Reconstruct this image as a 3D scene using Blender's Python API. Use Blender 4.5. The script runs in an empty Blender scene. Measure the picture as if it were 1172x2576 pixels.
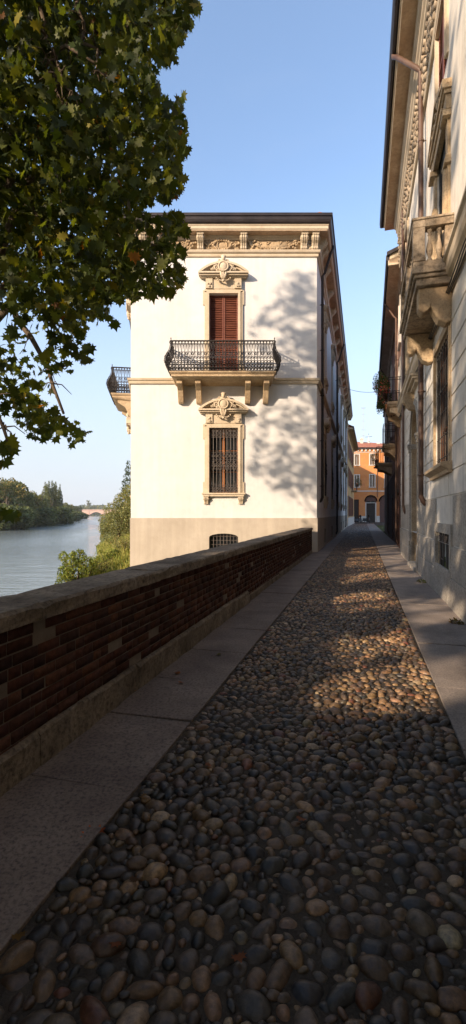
import bpy, bmesh, math, random
import numpy as np
from mathutils import Vector, Matrix, noise
from math import sin, cos, pi, radians, sqrt

# ------------------------------------------------------------------ camera, sky, sun, exposure
scene = bpy.context.scene
FX = 1200.0                       # focal length in px of a 1172 x 2575 picture
cam_data = bpy.data.cameras.new('camera')
cam = bpy.data.objects.new('camera', cam_data)
scene.collection.objects.link(cam)
cam.location = (0, 0, 1.6)
cam.rotation_euler = (radians(90), 0, 0)
cam_data.sensor_fit = 'VERTICAL'
cam_data.sensor_height = 36.0
cam_data.lens = FX / 2575.0 * 36.0
cam_data.shift_y = 0.0017
cam_data.clip_end = 6000
cam_data.clip_start = 0.05
scene.camera = cam

SUN_H = (1.05, 1.0)               # horizontal travel of the light
EL = radians(20.0)
_n = math.hypot(*SUN_H)
LDIR = Vector((SUN_H[0] / _n * cos(EL), SUN_H[1] / _n * cos(EL), -sin(EL)))
world = bpy.data.worlds.new('World')
scene.world = world
world.use_nodes = True
nt = world.node_tree
for n in list(nt.nodes): nt.nodes.remove(n)
wo = nt.nodes.new('ShaderNodeOutputWorld')
bg = nt.nodes.new('ShaderNodeBackground')
sky = nt.nodes.new('ShaderNodeTexSky')
sky.sky_type = 'NISHITA'
sky.sun_disc = False
sky.sun_elevation = EL
_az = math.atan2(-LDIR.x, -LDIR.y)   # where the sun stands, clockwise from +Y
sky.sun_rotation = _az
sky.altitude = 50
sky.air_density = 1.0
sky.dust_density = 1.2
sky.ozone_density = 2.0
bg.inputs['Strength'].default_value = 0.15
# pale summer haze towards the horizon and a few thin cirrus wisps
tcw = nt.nodes.new('ShaderNodeTexCoord'); sx = nt.nodes.new('ShaderNodeSeparateXYZ'); nt.links.new(tcw.outputs['Generated'], sx.inputs[0])
hz = nt.nodes.new('ShaderNodeMapRange'); hz.interpolation_type = 'SMOOTHSTEP'
for i, v in ((1, -0.05), (2, 0.60), (3, 0.96), (4, 0.07)): hz.inputs[i].default_value = v
nt.links.new(sx.outputs['Z'], hz.inputs[0])
mpw = nt.nodes.new('ShaderNodeMapping'); mpw.inputs['Scale'].default_value = (1.2, 1.2, 5.0); nt.links.new(tcw.outputs['Generated'], mpw.inputs[0])
nz = nt.nodes.new('ShaderNodeTexNoise'); nz.inputs['Scale'].default_value = 1.6; nz.inputs['Detail'].default_value = 5; nz.inputs['Distortion'].default_value = 0.4
nt.links.new(mpw.outputs[0], nz.inputs['Vector'])
cz = nt.nodes.new('ShaderNodeMapRange')
for i, v in ((1, 0.45), (2, 0.85), (3, 0.0), (4, 0.16)): cz.inputs[i].default_value = v
nt.links.new(nz.outputs[0], cz.inputs[0])
mx = nt.nodes.new('ShaderNodeMath'); mx.operation = 'MAXIMUM'; nt.links.new(hz.outputs[0], mx.inputs[0]); nt.links.new(cz.outputs[0], mx.inputs[1])
mw = nt.nodes.new('ShaderNodeMix'); mw.data_type = 'RGBA'; nt.links.new(mx.outputs[0], mw.inputs[0]); nt.links.new(sky.outputs[0], mw.inputs[6]); mw.inputs[7].default_value = (2.0, 2.13, 2.38, 1)
nt.links.new(mw.outputs[2], bg.inputs[0])
nt.links.new(bg.outputs[0], wo.inputs[0])

sun_d = bpy.data.lights.new('sun', 'SUN')
sun_d.energy = 3.4
sun_d.angle = radians(0.8)
sun_d.color = (1.0, 0.79, 0.585)
sun = bpy.data.objects.new('sun', sun_d)
scene.collection.objects.link(sun)
sun.rotation_euler = LDIR.to_track_quat('-Z', 'Y').to_euler()
sun.location = (-20, -20, 20)

scene.view_settings.view_transform = 'Standard'
scene.view_settings.look = 'None'
scene.view_settings.exposure = 1.34
scene.view_settings.gamma = 1.0
scene.cycles.max_bounces = 8
scene.cycles.diffuse_bounces = 6
scene.cycles.transparent_max_bounces = 8
scene.cycles.use_denoising = True

random.seed(7)
rng = np.random.default_rng(11)

# ------------------------------------------------------------------ frames
ANG = math.atan(0.27167)
U2 = (sin(ANG), cos(ANG))           # along the street
R2 = (cos(ANG), -sin(ANG))          # across, to the right
def ST(s, t, z=0.0): return Vector((s * U2[0] + t * R2[0], s * U2[1] + t * R2[1], z))
def PX(x, y, d): return Vector(((x - 586) * d / FX, d, 1.6 + (1292 - y) * d / FX))
def frame(x, y, ang, z=0.0): return Matrix.Translation((x, y, z)) @ Matrix.Rotation(ang, 4, 'Z')
STREET = frame(0, 0, pi / 2 - ANG)   # local x along street, local y to the left (-t)

# ------------------------------------------------------------------ object helpers
COL = scene.collection
def link(o):
    COL.objects.link(o); return o
def thing(name, label, cat, loc=(0, 0, 0), rot=0.0, group=None, M=None):
    o = link(bpy.data.objects.new(name, None))
    o.empty_display_size = 0.3
    if M is not None: o.matrix_basis = M
    else:
        o.location = loc; o.rotation_euler = (0, 0, rot)
    tag(o, label, cat, group)
    return o
def tag(o, label=None, cat=None, group=None, kind=None):
    if label: o['label'] = label
    if cat: o['category'] = cat
    if group: o['group'] = group
    if kind: o['kind'] = kind
    return o
def obj(name, me, m=None, parent=None, M=None):
    o = link(bpy.data.objects.new(name, me))
    if m is not None:
        me.materials.clear(); me.materials.append(m)
    if parent is not None: o.parent = parent
    if M is not None:
        o.matrix_basis = (parent.matrix_basis.inverted() @ M) if (parent is not None and parent.parent is None and parent.type == 'EMPTY') else M
    return o
def copy_tree(o, parent=None):
    c = link(o.copy()); c.parent = parent
    for ch in list(o.children): copy_tree(ch, c)
    return c

class MB:
    """collects shapes of one mesh"""
    def __init__(s): s.v = []; s.f = []; s.c = None
    def add(s, vs, fs):
        b = len(s.v); s.v.extend([tuple(p) for p in vs]); s.f.extend([tuple(i + b for i in f) for f in fs])
    def box(s, x0, x1, y0, y1, z0, z1):
        x0, x1 = min(x0, x1), max(x0, x1); y0, y1 = min(y0, y1), max(y0, y1); z0, z1 = min(z0, z1), max(z0, z1)
        s.add([(x0, y0, z0), (x1, y0, z0), (x1, y1, z0), (x0, y1, z0), (x0, y0, z1), (x1, y0, z1), (x1, y1, z1), (x0, y1, z1)],
              [(0, 3, 2, 1), (4, 5, 6, 7), (0, 1, 5, 4), (1, 2, 6, 5), (2, 3, 7, 6), (3, 0, 4, 7)])
    def obox(s, c, h, R):
        pts = []
        for sx, sy, sz in ((-1,-1,-1),(1,-1,-1),(1,1,-1),(-1,1,-1),(-1,-1,1),(1,-1,1),(1,1,1),(-1,1,1)):
            pts.append(Vector(c) + R @ Vector((sx * h[0], sy * h[1], sz * h[2])))
        s.add(pts, [(0, 3, 2, 1), (4, 5, 6, 7), (0, 1, 5, 4), (1, 2, 6, 5), (2, 3, 7, 6), (3, 0, 4, 7)])
    def quad(s, a, b, c, d): s.add([a, b, c, d], [(0, 1, 2, 3)])
    def poly(s, pts): s.add(pts, [tuple(range(len(pts)))])
    def prism(s, pts, x0, x1):
        """profile [(y,z)] extruded along x"""
        n = len(pts)
        s.add([(x0, y, z) for y, z in pts] + [(x1, y, z) for y, z in pts],
              [tuple(range(n - 1, -1, -1)), tuple(range(n, 2 * n))] + [(i, (i + 1) % n, (i + 1) % n + n, i + n) for i in range(n)])
    def prism_xz(s, pts, y0, y1):
        n = len(pts)
        s.add([(x, y0, z) for x, z in pts] + [(x, y1, z) for x, z in pts],
              [tuple(range(n)), tuple(range(2 * n - 1, n - 1, -1))] + [((i + 1) % n, i, i + n, (i + 1) % n + n) for i in range(n)])
    def tube(s, path, r, n=6, closed=False, caps=True):
        path = [Vector(p) for p in path]; m = len(path)
        rr = r if isinstance(r, (list, tuple)) else [r] * m
        up = None; rings = []
        for i, p in enumerate(path):
            if closed: t = path[(i + 1) % m] - path[i - 1]
            else: t = path[min(i + 1, m - 1)] - path[max(i - 1, 0)]
            if t.length < 1e-9: t = Vector((0, 0, 1))
            t.normalize()
            if up is None:
                up = Vector((0, 0, 1)) if abs(t.z) < 0.9 else Vector((1, 0, 0))
            a = up - t * up.dot(t)
            if a.length < 1e-6: a = t.orthogonal()
            a.normalize(); up = a; b = t.cross(a)
            rings.append([p + (a * cos(2 * pi * k / n) + b * sin(2 * pi * k / n)) * rr[i] for k in range(n)])
        vs = [q for ring in rings for q in ring]; fs = []
        for i in range(m if closed else m - 1):
            j = (i + 1) % m
            for k in range(n):
                fs.append((i * n + k, i * n + (k + 1) % n, j * n + (k + 1) % n, j * n + k))
        if not closed and caps:
            fs.append(tuple(range(n - 1, -1, -1))); fs.append(tuple((m - 1) * n + k for k in range(n)))
        s.add(vs, fs)
    def ring(s, c, nrm, R, r, seg=10, n=4):
        nrm = Vector(nrm).normalized(); a = nrm.orthogonal().normalized(); b = nrm.cross(a)
        s.tube([Vector(c) + a * R * cos(2 * pi * k / seg) + b * R * sin(2 * pi * k / seg) for k in range(seg)], r, n, closed=True)
    def lathe(s, c, prof, n=12):
        """prof [(r,z)] about the vertical through c"""
        c = Vector(c); vs = []; m = len(prof)
        for r, z in prof:
            for k in range(n): vs.append(c + Vector((r * cos(2 * pi * k / n), r * sin(2 * pi * k / n), z)))
        fs = [(i * n + k, i * n + (k + 1) % n, (i + 1) * n + (k + 1) % n, (i + 1) * n + k) for i in range(m - 1) for k in range(n)]
        fs.append(tuple(range(n - 1, -1, -1))); fs.append(tuple((m - 1) * n + k for k in range(n)))
        s.add(vs, fs)
    def ell(s, c, r, R=None, nu=8, nv=5):
        c = Vector(c); vs = []; fs = []
        def P(v):
            v = Vector((v[0] * r[0], v[1] * r[1], v[2] * r[2]))
            return c + (R @ v if R is not None else v)
        vs.append(P((0, 0, 1)))
        for j in range(1, nv):
            th = pi * j / nv
            for i in range(nu): vs.append(P((sin(th) * cos(2 * pi * i / nu), sin(th) * sin(2 * pi * i / nu), cos(th))))
        vs.append(P((0, 0, -1)))
        for i in range(nu): fs.append((0, 1 + i, 1 + (i + 1) % nu))
        for j in range(nv - 2):
            for i in range(nu): fs.append((1 + j * nu + i, 1 + (j + 1) * nu + i, 1 + (j + 1) * nu + (i + 1) % nu, 1 + j * nu + (i + 1) % nu))
        L = len(vs) - 1; b = 1 + (nv - 2) * nu
        for i in range(nu): fs.append((L, b + (i + 1) % nu, b + i))
        s.add(vs, fs)
    def sweep(s, path, prof, closed=False):
        """prof [(out,z)] swept along a plan path; outward is to the right of travel"""
        m = len(path); P = [Vector((p[0], p[1])) for p in path]; n = len(prof); vs = []
        for i in range(m):
            d0 = (P[i] - P[i - 1]).normalized() if (i > 0 or closed) else None
            d1 = (P[(i + 1) % m] - P[i]).normalized() if (i < m - 1 or closed) else None
            if d0 is None: d0 = d1
            if d1 is None: d1 = d0
            n0 = Vector((d0.y, -d0.x)); n1 = Vector((d1.y, -d1.x))
            mt = (n0 + n1); mt = mt / max(0.3, mt.dot(n0))
            for o_, z in prof: vs.append((P[i].x + mt.x * o_, P[i].y + mt.y * o_, z))
        fs = []
        for i in range(m if closed else m - 1):
            j = (i + 1) % m
            for k in range(n - 1): fs.append((i * n + k, j * n + k, j * n + k + 1, i * n + k + 1))
        if not closed:
            fs.append(tuple(range(n))); fs.append(tuple((m - 1) * n + k for k in range(n - 1, -1, -1)))
        s.add(vs, fs)
    def mesh(s, name, smooth=False, T=None):
        me = bpy.data.meshes.new(name)
        vs = s.v if T is None else [tuple(T @ Vector(p)) for p in s.v]
        me.from_pydata(vs, [], s.f)
        me.validate()
        if smooth: me.polygons.foreach_set('use_smooth', [True] * len(me.polygons))
        me.update()
        return me
    def build(s, name, m, parent=None, M=None, smooth=False, bevel=0.0, T=None, autosm=False):
        o = obj(name, s.mesh(name, smooth, T), m, parent, M)
        if bevel:
            md = o.modifiers.new('bevel', 'BEVEL'); md.width = bevel; md.segments = 2; md.limit_method = 'ANGLE'; md.angle_limit = radians(40)
        return o

def np_mesh(name, verts, faces, tint=None, smooth=False):
    """verts (N,3); faces (M,k) all the same size; tint (N,) or (N,3)"""
    verts = np.asarray(verts, dtype=np.float32); faces = np.asarray(faces, dtype=np.int32)
    me = bpy.data.meshes.new(name)
    k = faces.shape[1]; M = faces.shape[0]
    me.vertices.add(len(verts)); me.vertices.foreach_set('co', verts.ravel())
    me.loops.add(M * k); me.loops.foreach_set('vertex_index', faces.ravel())
    me.polygons.add(M); me.polygons.foreach_set('loop_start', np.arange(0, M * k, k, dtype=np.int32))
    try: me.polygons.foreach_set('loop_total', np.full(M, k, dtype=np.int32))
    except Exception: pass
    if smooth: me.polygons.foreach_set('use_smooth', np.ones(M, dtype=bool))
    if tint is not None:
        at = me.attributes.new('tint', 'FLOAT_COLOR', 'POINT')
        c = np.ones((len(verts), 4), dtype=np.float32)
        c[:, :3] = tint if tint.ndim == 2 else tint[:, None]
        at.data.foreach_set('color', c.ravel())
    me.update(calc_edges=True); me.validate()
    return me

# ------------------------------------------------------------------ materials
def newmat(name):
    m = bpy.data.materials.new(name); m.use_nodes = True
    t = m.node_tree; b = t.nodes['Principled BSDF']
    return m, t, b
def ramp(t, src, stops):
    r = t.nodes.new('ShaderNodeValToRGB'); e = r.color_ramp.elements
    while len(e) < len(stops): e.new(0.5)
    for i, (p, c) in enumerate(stops):
        e[i].position = p; e[i].color = (*c, 1) if len(c) == 3 else c
    t.links.new(src, r.inputs[0]); return r.outputs[0]
def tex(t, scale, detail=5, rough=0.6, coord='Object', stretch=None, kind='noise', dist=0.0):
    tc = t.nodes.new('ShaderNodeTexCoord'); src = tc.outputs[coord]
    if stretch:
        mp = t.nodes.new('ShaderNodeMapping'); mp.inputs['Scale'].default_value = stretch
        t.links.new(src, mp.inputs[0]); src = mp.outputs[0]
    if kind == 'noise':
        n = t.nodes.new('ShaderNodeTexNoise'); n.inputs['Detail'].default_value = detail; n.inputs['Roughness'].default_value = rough
        n.inputs['Distortion'].default_value = dist
    else: n = t.nodes.new('ShaderNodeTexVoronoi')
    n.inputs['Scale'].default_value = scale
    t.links.new(src, n.inputs['Vector']); return n.outputs[0]
def mixc(t, fac, a, b, blend='MIX'):
    m = t.nodes.new('ShaderNodeMix'); m.data_type = 'RGBA'; m.blend_type = blend
    for key, v in ((0, fac), (6, a), (7, b)):
        if hasattr(v, 'links') or isinstance(v, bpy.types.NodeSocket): t.links.new(v, m.inputs[key])
        elif key == 0: m.inputs[0].default_value = v
        else: m.inputs[key].default_value = (*v, 1)
    return m.outputs[2]
def bump(t, b, h, strength=0.3, dist=0.02):
    n = t.nodes.new('ShaderNodeBump'); n.inputs['Strength'].default_value = strength; n.inputs['Distance'].default_value = dist
    t.links.new(h, n.inputs['Height']); t.links.new(n.outputs[0], b.inputs['Normal'])
def surf(name, c1, c2, scale=3.0, rough=0.85, c3=None, fine=40.0, bstr=0.3, bdist=0.01, stretch=None, spec=0.3, fmix=0.35, metal=0.0, lo=0.35, hi=0.65):
    """two-tone noise surface with a fine second layer and bump"""
    m, t, b = newmat(name)
    col = ramp(t, tex(t, scale, 6, 0.65, stretch=stretch), [(lo, c1), (hi, c2)])
    f = tex(t, fine, 4, 0.7)
    if c3 is not None:
        fm = ramp(t, f, [(0.45, (0, 0, 0)), (0.68, (1, 1, 1))])
        mm = t.nodes.new('ShaderNodeMath'); mm.operation = 'MULTIPLY'; mm.inputs[1].default_value = fmix
        t.links.new(fm, mm.inputs[0]); col = mixc(t, mm.outputs[0], col, c3)
    t.links.new(col, b.inputs['Base Color'])
    b.inputs['Roughness'].default_value = rough; b.inputs['Specular IOR Level'].default_value = spec; b.inputs['Metallic'].default_value = metal
    bump(t, b, f, bstr, bdist)
    return m
def streaked(m, amt=0.10):
    """faint rain streaks and broad weathering over a plaster"""
    t = m.node_tree; b = t.nodes['Principled BSDF']; src = b.inputs['Base Color'].links[0].from_socket
    s1 = ramp(t, tex(t, 1.0, 5, 0.7, stretch=(3.2, 3.2, 0.16)), [(0.42, (1 - amt,) * 3), (0.62, (1, 1, 1))])
    s2 = ramp(t, tex(t, 0.35, 6, 0.7), [(0.35, (1 - amt * .8, 1 - amt * .9, 1 - amt)), (0.6, (1, 1, 1))])
    t.links.new(mixc(t, 1.0, mixc(t, 1.0, src, s1, 'MULTIPLY'), s2, 'MULTIPLY'), b.inputs['Base Color'])
def tinted(name, rough=0.7, bstr=0.2, fine=60.0, transl=0.0, mul=(1, 1, 1), spec=0.4, mott=0.5, bdist=0.005):
    """colour from the tint attribute of each stone, brick or leaf"""
    m, t, b = newmat(name)
    a = t.nodes.new('ShaderNodeAttribute'); a.attribute_name = 'tint'
    f = tex(t, fine, 5, 0.7)
    k = ramp(t, f, [(0.3, (1 - mott,) * 3), (0.52, (1.0,) * 3), (0.72, (1 + mott,) * 3)])
    c = mixc(t, 1.0, a.outputs['Color'], k, 'MULTIPLY')
    if mul != (1, 1, 1): c = mixc(t, 1.0, c, mul, 'MULTIPLY')
    t.links.new(c, b.inputs['Base Color']); b.inputs['Roughness'].default_value = rough; b.inputs['Specular IOR Level'].default_value = spec
    if bstr: bump(t, b, f, bstr, bdist)
    if transl:
        tr = t.nodes.new('ShaderNodeBsdfTranslucent'); ms = t.nodes.new('ShaderNodeMixShader'); ms.inputs[0].default_value = transl
        cc = mixc(t, 1.0, c, (1.5, 1.35, 0.35), 'MULTIPLY')
        t.links.new(cc, tr.inputs[0]); t.links.new(b.outputs[0], ms.inputs[1]); t.links.new(tr.outputs[0], ms.inputs[2])
        t.links.new(ms.outputs[0], t.nodes['Material Output'].inputs[0])
    return m

M = {}
M['plaster'] = surf('warm white plaster', (0.575, 0.565, 0.55), (0.63, 0.62, 0.605), 0.45, 0.9, (0.50, 0.485, 0.465), fine=2.2, bstr=0.12, bdist=0.01, fmix=0.35)
M['plaster_shade_side'] = surf('white plaster lightened on shade side', (0.76, 0.75, 0.735), (0.82, 0.81, 0.795), 0.5, 0.9, (0.52, 0.50, 0.47), fine=5.0, bstr=0.10)  # same plaster as the front, colour lightened to stand in for bounced light
M['plaster_warm'] = surf('warm grey limewash', (0.66, 0.61, 0.53), (0.76, 0.71, 0.62), 0.8, 0.9, (0.50, 0.44, 0.36), fine=4.0, bstr=0.15, fmix=0.4)
M['plinth'] = surf('grey beige plinth plaster', (0.40, 0.345, 0.275), (0.46, 0.40, 0.325), 0.6, 0.92, (0.31, 0.265, 0.21), fine=3.0, bstr=0.15, fmix=0.25)
streaked(M['plaster'], .07); streaked(M['plaster_shade_side'], .12); streaked(M['plaster_warm'], .16); streaked(M['plinth'], .10)
M['trim'] = surf('cream stone trim', (0.43, 0.35, 0.245), (0.53, 0.44, 0.325), 1.3, 0.85, (0.34, 0.27, 0.19), fine=14.0, bstr=0.35, fmix=0.45)
M['soffit'] = surf('tan soffit plaster', (0.40, 0.28, 0.18), (0.55, 0.41, 0.28), 1.6, 0.9, (0.27, 0.18, 0.12), fine=9.0, bstr=0.3, fmix=0.55)
M['stone'] = surf('weathered tan stone', (0.34, 0.24, 0.14), (0.50, 0.38, 0.24), 2.2, 0.92, (0.14, 0.10, 0.07), fine=22.0, bstr=0.6, bdist=0.015, fmix=0.6)
M['stone_dark'] = surf('sooty balcony stone', (0.24, 0.18, 0.12), (0.42, 0.34, 0.25), 2.5, 0.95, (0.07, 0.055, 0.04), fine=12.0, bstr=0.7, bdist=0.02, fmix=0.75)
M['granite'] = surf('speckled granite', (0.30, 0.27, 0.225), (0.42, 0.38, 0.32), 1.8, 0.85, (0.11, 0.095, 0.08), fine=28.0, bstr=0.6, bdist=0.012, fmix=0.75)
M['pavement'] = surf('pink grey granite slab', (0.145, 0.108, 0.086), (0.25, 0.195, 0.155), 1.6, 0.75, (0.03, 0.022, 0.02), fine=45.0, bstr=0.6, bdist=0.008, fmix=0.75)
M['pavement2'] = surf('grey granite slab', (0.19, 0.155, 0.128), (0.32, 0.265, 0.22), 1.8, 0.75, (0.055, 0.045, 0.037), fine=60.0, bstr=0.5, bdist=0.008, fmix=0.6)
M['coping'] = surf('lichened coping stone', (0.11, 0.082, 0.055), (0.29, 0.23, 0.165), 2.4, 0.95, (0.04, 0.03, 0.022), fine=26.0, bstr=0.8, bdist=0.02, fmix=0.8)
M['mortar'] = surf('old mortar', (0.13, 0.10, 0.075), (0.20, 0.16, 0.12), 5, 0.95, fine=60, bstr=0.5)
M['grit'] = surf('grit between cobbles', (0.022, 0.017, 0.012), (0.055, 0.042, 0.030), 8, 0.95, (0.12, 0.10, 0.08), fine=90, bstr=0.6, fmix=0.4)
M['iron'] = surf('dark wrought iron', (0.012, 0.010, 0.009), (0.028, 0.021, 0.017), 6, 0.55, fine=60, bstr=0.2, spec=0.5)
M['grille'] = surf('dusty wrought iron', (0.04, 0.032, 0.028), (0.09, 0.07, 0.058), 6, 0.6, fine=60, bstr=0.2, spec=0.5)
M['gutter'] = surf('dark copper gutter', (0.018, 0.014, 0.014), (0.04, 0.03, 0.028), 2.0, 0.5, fine=30, bstr=0.1, spec=0.5, metal=0.4)
M['pipe'] = surf('brown painted downpipe', (0.075, 0.042, 0.03), (0.13, 0.08, 0.055), 2.0, 0.5, fine=30, bstr=0.1)
M['shutter'] = surf('red brown painted slats', (0.10, 0.030, 0.018), (0.17, 0.06, 0.035), 2.5, 0.55, fine=30, bstr=0.15, stretch=(1, 1, 6))
M['shutter_grey'] = surf('blue grey painted slats', (0.045, 0.05, 0.06), (0.09, 0.10, 0.115), 2.5, 0.5, fine=30, bstr=0.15)
M['sash'] = surf('orange varnished sash', (0.26, 0.085, 0.022), (0.40, 0.15, 0.045), 4, 0.4, fine=30, bstr=0.1)
M['tile'] = surf('terracotta tile', (0.34, 0.10, 0.05), (0.52, 0.21, 0.11), 3.0, 0.85, (0.16, 0.07, 0.045), fine=7, bstr=0.3, fmix=0.55)
M['orange'] = surf('orange stucco', (0.50, 0.18, 0.055), (0.62, 0.27, 0.09), 0.25, 0.92, (0.44, 0.17, 0.09), fine=1.2, bstr=0.1, fmix=0.6)
M['yellow'] = surf('ochre stucco', (0.50, 0.30, 0.12), (0.60, 0.39, 0.18), 0.4, 0.92, (0.36, 0.2, 0.09), fine=2.0, bstr=0.1)
M['brown'] = surf('brown pink stucco', (0.34, 0.20, 0.15), (0.46, 0.29, 0.21), 0.7, 0.92, (0.2, 0.11, 0.08), fine=4, bstr=0.2)
M['white'] = surf('white window stone', (0.48, 0.45, 0.40), (0.58, 0.54, 0.48), 2, 0.85, fine=20, bstr=0.1)
M['shutter_brown'] = surf('faded brown shutter', (0.14, 0.095, 0.06), (0.20, 0.14, 0.09), 3, 0.7, fine=30, bstr=0.1)
M['darkwood'] = surf('dark wooden door', (0.02, 0.014, 0.011), (0.045, 0.03, 0.02), 3, 0.55, fine=30, bstr=0.2, stretch=(6, 6, 1))
M['bark'] = surf('brown bark', (0.06, 0.043, 0.03), (0.12, 0.09, 0.06), 4, 0.95, fine=24, bstr=0.7, bdist=0.03)
M['leaf'] = tinted('plane leaf', 0.5, 0.0, 20, 0.55, spec=0.25, mott=0.15, mul=(1.2, 1.2, 1.1))
M['leaf2'] = tinted('bank foliage', 0.75, 0.0, 3, 0.28, spec=0.1, mott=0.2)
M['cobble'] = tinted('river cobble', 0.42, 0.6, 42, spec=0.5, mott=0.65, bdist=0.006)
M['brick'] = tinted('old red brick', 0.95, 0.4, 30, spec=0.1, mott=0.45, bdist=0.006)
M['grass'] = tinted('bank grass', 0.8, 0.0, 3, 0.3, spec=0.1, mott=0.2)
M['bridge'] = surf('pink brick bridge', (0.42, 0.27, 0.21), (0.52, 0.36, 0.29), 0.1, 0.9, fine=0.5, bstr=0.1)
M['pot'] = surf('terracotta pot', (0.42, 0.14, 0.06), (0.52, 0.2, 0.1), 5, 0.8, fine=30, bstr=0.1)
M['rubber'] = surf('black rubber', (0.015, 0.015, 0.016), (0.03, 0.03, 0.03), 5, 0.7, fine=30, bstr=0.1)
M['cable'] = surf('black cable', (0.02, 0.02, 0.02), (0.04, 0.035, 0.03), 5, 0.6, fine=30, bstr=0.1)
M['metal'] = surf('galvanised metal', (0.3, 0.3, 0.3), (0.4, 0.4, 0.4), 5, 0.4, fine=30, bstr=0.1, metal=0.8)
def glass_mat():
    m, t, b = newmat('dark window glass')
    b.inputs['Base Color'].default_value = (0.02, 0.022, 0.025, 1); b.inputs['Roughness'].default_value = 0.06
    b.inputs['Specular IOR Level'].default_value = 0.7
    bump(t, b, tex(t, 2.5, 2, 0.5), 0.05, 0.02); return m
M['glass'] = glass_mat()
def water_mat():
    m, t, b = newmat('river water')
    b.inputs['Base Color'].default_value = (0.20, 0.225, 0.205, 1); b.inputs['Roughness'].default_value = 0.12
    b.inputs['Specular IOR Level'].default_value = 0.6; b.inputs['IOR'].default_value = 1.5
    a = tex(t, 0.55, 5, 0.6, stretch=(0.55, 1.3, 1), dist=0.8); c = tex(t, 2.4, 4, 0.6, stretch=(0.8, 1.4, 1), dist=0.4)
    big = tex(t, 0.05, 3, 0.5, stretch=(1.6, 0.5, 1))
    m1 = t.nodes.new('ShaderNodeMath'); m1.operation = 'MULTIPLY_ADD'; m1.inputs[1].default_value = 0.35
    t.links.new(c, m1.inputs[0]); t.links.new(a, m1.inputs[2])
    bump(t, b, m1.outputs[0], 0.85, 0.16)
    t.links.new(ramp(t, big, [(0.42, (0.05,) * 3), (0.6, (0.14,) * 3)]), b.inputs['Roughness'])
    return m
M['water'] = water_mat()
def soil_mat():
    m, t, b = newmat('bank soil and grass')
    c = ramp(t, tex(t, 0.5, 8, 0.7), [(0.3, (0.035, 0.05, 0.014)), (0.5, (0.09, 0.095, 0.025)), (0.7, (0.14, 0.11, 0.05))])
    t.links.new(c, b.inputs['Base Color']); b.inputs['Roughness'].default_value = 0.95; b.inputs['Specular IOR Level'].default_value = 0.1
    bump(t, b, tex(t, 6, 6, 0.7), 0.8, 0.1); return m
M['soil'] = soil_mat()
def tile_roof_mat():
    m, t, b = newmat('terracotta roof tiles in rows')
    tc = t.nodes.new('ShaderNodeTexCoord'); w = t.nodes.new('ShaderNodeTexWave')
    w.inputs['Scale'].default_value = 1.2; w.inputs['Distortion'].default_value = 0.6; w.inputs['Detail'].default_value = 2
    t.links.new(tc.outputs['Object'], w.inputs['Vector'])
    n = tex(t, 2.2, 5, 0.8)
    c = ramp(t, n, [(0.3, (0.24, 0.07, 0.04)), (0.5, (0.48, 0.16, 0.08)), (0.72, (0.60, 0.30, 0.18))])
    c = mixc(t, 0.35, c, w.outputs[0], 'MULTIPLY')
    t.links.new(c, b.inputs['Base Color']); b.inputs['Roughness'].default_value = 0.9
    bump(t, b, w.outputs[1], 0.6, 0.1); return m
M['tiles'] = tile_roof_mat()

# ------------------------------------------------------------------ terrain, water
def interp(xs, ys, v): return float(np.interp(v, xs, ys))
RB_Y = [-60, 0, 10, 20, 30, 45, 70, 100, 200, 600, 900, 1500]     # right shore of the river
RB_X = [-9, -7.5, -7.3, -7.7, -9.2, -12.4, -20, -28, -56, -165, -250, -420]
LB_Y = [-60, 60, 114, 150, 273, 450, 820, 1500]                  # left shore
LB_X = [-52, -54, -55.7, -68, -100, -152, -262, -480]
def right_edge(y):          # foot of the embankment wall, then of the palace's river side
    if y < 19.81: return 0.27167 * y - 2.5
    return -4.1 - 0.155 * (y - 19.8)
def terrain_h(x, y):
    e = right_edge(y) if y < 62 else right_edge(62) - 0.27 * (y - 62)
    if x > e: return -0.05
    w = interp(RB_Y, RB_X, y); lw = interp(LB_Y, LB_X, y)
    if x > w:
        f = (e - x) / max(0.5, e - w)
        n = noise.noise(Vector((x * 0.35, y * 0.35, 0))) * 0.25
        return -(1.0 - .6 * min(1, max(0, (y - 20.5) / 7.5))) - 0.3 * f - 2.0 * f ** 2.2 + n * min(1, 3 * f)
    if x > lw:
        return -2.6 - min(2.0, 0.35 * min(w - x, x - lw) + 0.05)
    return -2.4 + min(2.0, (lw - x) * 0.12) + 0.3 * noise.noise(Vector((x * 0.05, y * 0.05, 0)))
ys = sorted(set([round(v, 2) for v in list(np.arange(-30, 70, 1.5)) + list(np.arange(70, 300, 9)) + list(np.arange(300, 1390, 60)) + [1390]] + [19.8, 19.83]))
vs = []; NX = 64
for y in ys:
    e = right_edge(y) if y < 62 else right_edge(62) - 0.27 * (y - 62)
    w = interp(RB_Y, RB_X, y); lw = interp(LB_Y, LB_X, y)
    row = [480, 300, 120, 40, e + 3, e + 0.06] + list(np.linspace(e, w, 16)) + list(np.linspace(w, lw, 12))[1:] + list(np.linspace(lw, lw - 30, 8))[1:] + [min(lw - 60, -300), -450, -570, -690]
    for x in row: vs.append((x, y, terrain_h(x, y)))
K = len(row)
fs = [(j * K + i + 1, j * K + i, (j + 1) * K + i, (j + 1) * K + i + 1) for j in range(len(ys) - 1) for i in range(K - 1)]
mb = MB(); mb.add(vs, fs)
o = mb.build('ground', M['soil'], smooth=True); tag(o, kind='structure')
mb = MB(); mb.quad((-690, -30, -2.5), (-3.2, -30, -2.5), (-3.2, 1390, -2.5), (-690, 1390, -2.5))
o = mb.build('river_water', M['water']); tag(o, kind='structure')

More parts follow.
